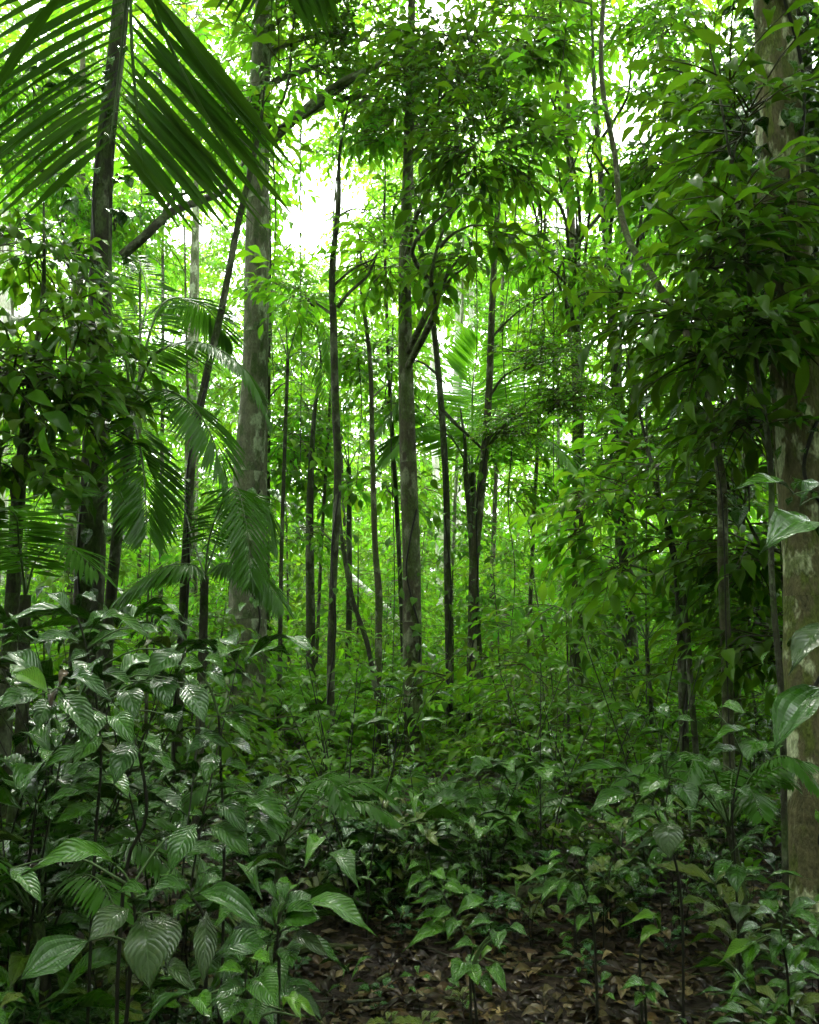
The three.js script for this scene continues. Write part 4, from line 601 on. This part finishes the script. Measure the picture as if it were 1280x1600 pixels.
for (let i = 0; i < 46; i++) { const d = rr(4.8, 9.5), px = rr(-20, 1300), p = P(px, 1250, d); if (px > 430 && px < 640 && d > 8) continue; shrub('dark leafy shrub in the shade', p.x, p.z, (0.25 + 1.35 * rnd() * rnd()) * (px > 820 || px < 380 ? 1.15 : 0.9), 1 + ri(4), { n: 11, ...kind(rr(0.14, 0.34)) }, SHRUB_MID); }
for (let i = 0; i < 13; i++) { const d = rr(5.6, 8.4), p = P(i % 3 ? rr(680, 1050) : rr(380, 680), 1250, d); shrub('tall leafy shrub before the trunks', p.x, p.z, rr(1.1, 2.2), 2, { n: 15, len: rr(0.13, 0.24), mats: M.sprig, shapes: LEAF_SMALL, ratio: 0.38, from: 0.35 }, 'tall shrubs before the trunks'); }
for (let i = 0; i < 28; i++) { const d = rr(4.7, 6.8), p = P(rr(430, 1220), 1400, d); shrub('low spreading shrub behind the bare soil', p.x, p.z, rr(0.2, 0.6), 1 + ri(3), { n: 9, ...kind(rr(0.1, 0.24)), r: 0.004 }, 'low shrubs behind the bare soil'); }
{
  const protos = [];
  for (let i = 0; i < 9; i++) { const s = shrub('small leafy herb sprouting from the forest floor', 0, 0, rr(0.1, 0.34), 1 + (i % 2), { n: 5 + (i % 4), ...[{ len: rr(0.08, 0.17), mats: M.herb, shapes: LEAF_SMALL, ratio: 0.4 }, { len: rr(0.07, 0.11), mats: M.cool, shapes: ROUND, ratio: 0.62 }, { len: rr(0.14, 0.2), mats: M.herb, shapes: LEAF_SMALL, ratio: 0.18 }, { len: rr(0.08, 0.15), mats: M.olive, shapes: LEAF_SMALL, ratio: 0.38 }][i % 4], r: 0.003, from: 0.4, top: 3, rise: 0.5, droop: 0.3 }, HERB_GROUP, 'ground_herb', 'herb'); s.userData.y0 = groundY(0, 0); delete s.userData.y0; protos.push(s); }
  let used = 0;
  for (let i = 0; i < 640 && used < 298; i++) {
    const d = 3.2 + Math.pow(rnd(), 1.3) * 6.5, px = rr(-30, 1310), p = P(px, 1400, d), bare = d < 4.7 && px > 430 && px < 1150;
    if (bare && rnd() < 0.7) continue;
    const src = used < protos.length ? protos[used] : pick(protos), o = used < protos.length ? src : src.clone();
    if (o !== src) { o.name = numbered('ground_herb'); scene.add(o); }
    o.position.set(p.x, groundY(p.x, p.z), p.z); o.rotation.y = rr(0, 6.28); o.scale.setScalar(bare ? rr(0.5, 0.8) : rr(0.8, 1.5)); used++;
  }
}
{
  const root = thing('undergrowth', 'low mass of green undergrowth covering the floor beneath the trunks', 'undergrowth', V(0, 0, -12), null, 'stuff'), near = [], fineS = [], far = [];
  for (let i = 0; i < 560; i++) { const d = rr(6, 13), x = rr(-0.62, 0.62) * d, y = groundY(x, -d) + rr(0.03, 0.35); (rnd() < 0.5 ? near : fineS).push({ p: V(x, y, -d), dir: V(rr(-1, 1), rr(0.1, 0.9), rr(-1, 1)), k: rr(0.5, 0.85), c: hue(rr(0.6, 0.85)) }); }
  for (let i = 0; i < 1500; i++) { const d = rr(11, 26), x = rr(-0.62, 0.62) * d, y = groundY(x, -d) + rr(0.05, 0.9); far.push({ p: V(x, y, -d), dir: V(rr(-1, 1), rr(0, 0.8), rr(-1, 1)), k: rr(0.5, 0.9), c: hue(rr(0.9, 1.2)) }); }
  foliage(root, 'foliage', 'broad', near); foliage(root, 'foliage', 'fine', fineS); foliage(root, 'foliage', 'far', far);
}

// ------------------------------------------------------------------ leaf litter, single dead leaves, twigs
{
  const litter = thing('leaf_litter', 'brown rotting leaf litter strewn over the dark soil', 'leaf litter', V(0, 0, -5), null, 'stuff');
  for (let v = 0; v < 10; v++) {
    const n = 1700, im = shade(new THREE.InstancedMesh(CURL[v % 3], M.deadLeaf[v % 5], n)); im.name = 'litter'; im.userData.kind = 'stuff';
    for (let i = 0; i < n; i++) { const d = 2.6 + Math.pow(rnd(), 2) * 7, x = rr(-0.6, 0.62) * (d + 0.6), l = rr(0.04, 0.12), a = rr(0, 6.28), m = basis(V(Math.cos(a), rr(-0.15, 0.15), Math.sin(a)), V(rr(-0.5, 0.5), 1, rr(-0.5, 0.5))); m.scale(V(l * rr(0.35, 0.55), l * 0.6, l)); m.setPosition(x, groundY(x, -d) + rr(0, 0.035), -d + 5); im.setMatrixAt(i, m); const tn = 0.3 + 1.5 * rnd() * rnd() + 0.3 * rnd(); im.setColorAt(i, new THREE.Color().setRGB(tn * 1.05, tn * rr(0.92, 1.1), tn * rr(0.8, 1.15))); }
    litter.add(im);
  }
  for (let i = 0; i < 70; i++) {
    const d = rr(2.9, 4.6), p = P(rr(440, 1270), 1500, d), l = rr(0.07, 0.14), a = rr(0, 6.28), y = groundY(p.x, p.z), m = part(null, numbered('fallen_leaf'), pick(CURL), pick(M.deadLeaf));
    m.quaternion.setFromRotationMatrix(basis(V(Math.cos(a), 0.05, Math.sin(a)), V(rr(-0.4, 0.4), 1, rr(-0.4, 0.4)))); m.position.set(p.x, y + 0.02, p.z); m.scale.set(l * rr(0.38, 0.55), l * 0.6, l); scene.add(tagged(m, 'dead brown leaf lying on the bare patch of forest floor', 'fallen leaf', 'dead leaves on the bare patch'));
  }
  const stick = (a, b, r, label, group) => { const o = V((a.x + b.x) / 2, 0, (a.z + b.z) / 2); o.y = groundY(o.x, o.z); const q = [0, 0.33, 0.66, 1].map((t) => { const p = a.clone().lerp(b, t); p.x += rr(-0.03, 0.03); p.z += rr(-0.03, 0.03); p.y = groundY(p.x, p.z) + r * 1.2 + 0.01; return p.sub(o); }), m = part(null, numbered('fallen_stick'), tube(q, [r, r * 0.9, r * 0.75, r * 0.4], { sides: 7, steps: 12, rough: 0.15, seedK: ri(99) }), pick([BARK.dark, BARK.mid])); m.position.copy(o); scene.add(tagged(m, label, 'stick', group)); };
  for (let i = 0; i < 34; i++) { const d = rr(3, 5), p = P(rr(440, 1260), 1500, d), a = rr(0, 6.28), L = rr(0.15, 0.6); stick(V(p.x, 0, p.z), V(p.x + Math.cos(a) * L, 0, p.z + Math.sin(a) * L * 0.6), rr(0.004, 0.011), 'thin dead stick lying in the leaf litter', 'sticks in the leaf litter'); }
  stick(V(0.55, 0, -5.6), V(1.5, 0, -6), 0.045, 'dark rotting log lying in the shade behind the pale-topped seedling');
  stick(V(-0.8, 0, -4.6), V(-0.25, 0, -4.75), 0.03, 'short brown log lying behind the bunched glossy plant');
}
// pale fallen logs leaning in the bright thicket
for (const [a, b, w, label] of [[P(415, 758, 19), P(475, 825, 19), 0.055, 'upper piece of pale fallen log slanting in the bright thicket beside the thick trunk'], [P(548, 900, 18), P(650, 1000, 17), 0.065, 'lower pale fallen log slanting down behind the central trunk']]) { const m = part(null, numbered('fallen_log'), tube([V(0, 0, 0), b.clone().sub(a).multiplyScalar(0.5).add(V(0, 0.05, 0)), b.clone().sub(a).multiplyScalar(1.0), b.clone().sub(a).multiplyScalar(1.25)], [w, w, w * 0.95, w * 0.9], { sides: 10, steps: 14, rough: 0.1 }), BARK.white); m.position.copy(a); scene.add(tagged(m, label, 'log')); }

for (const [k, list] of LINED) list.sort((a, b) => a[0] - b[0]).forEach(([, o], i) => { o.userData.label = list.length > 1 ? `${k}, ${i === list.length - 1 ? 'farthest' : ORD[i]}` : k; });

renderer.render(scene, camera);
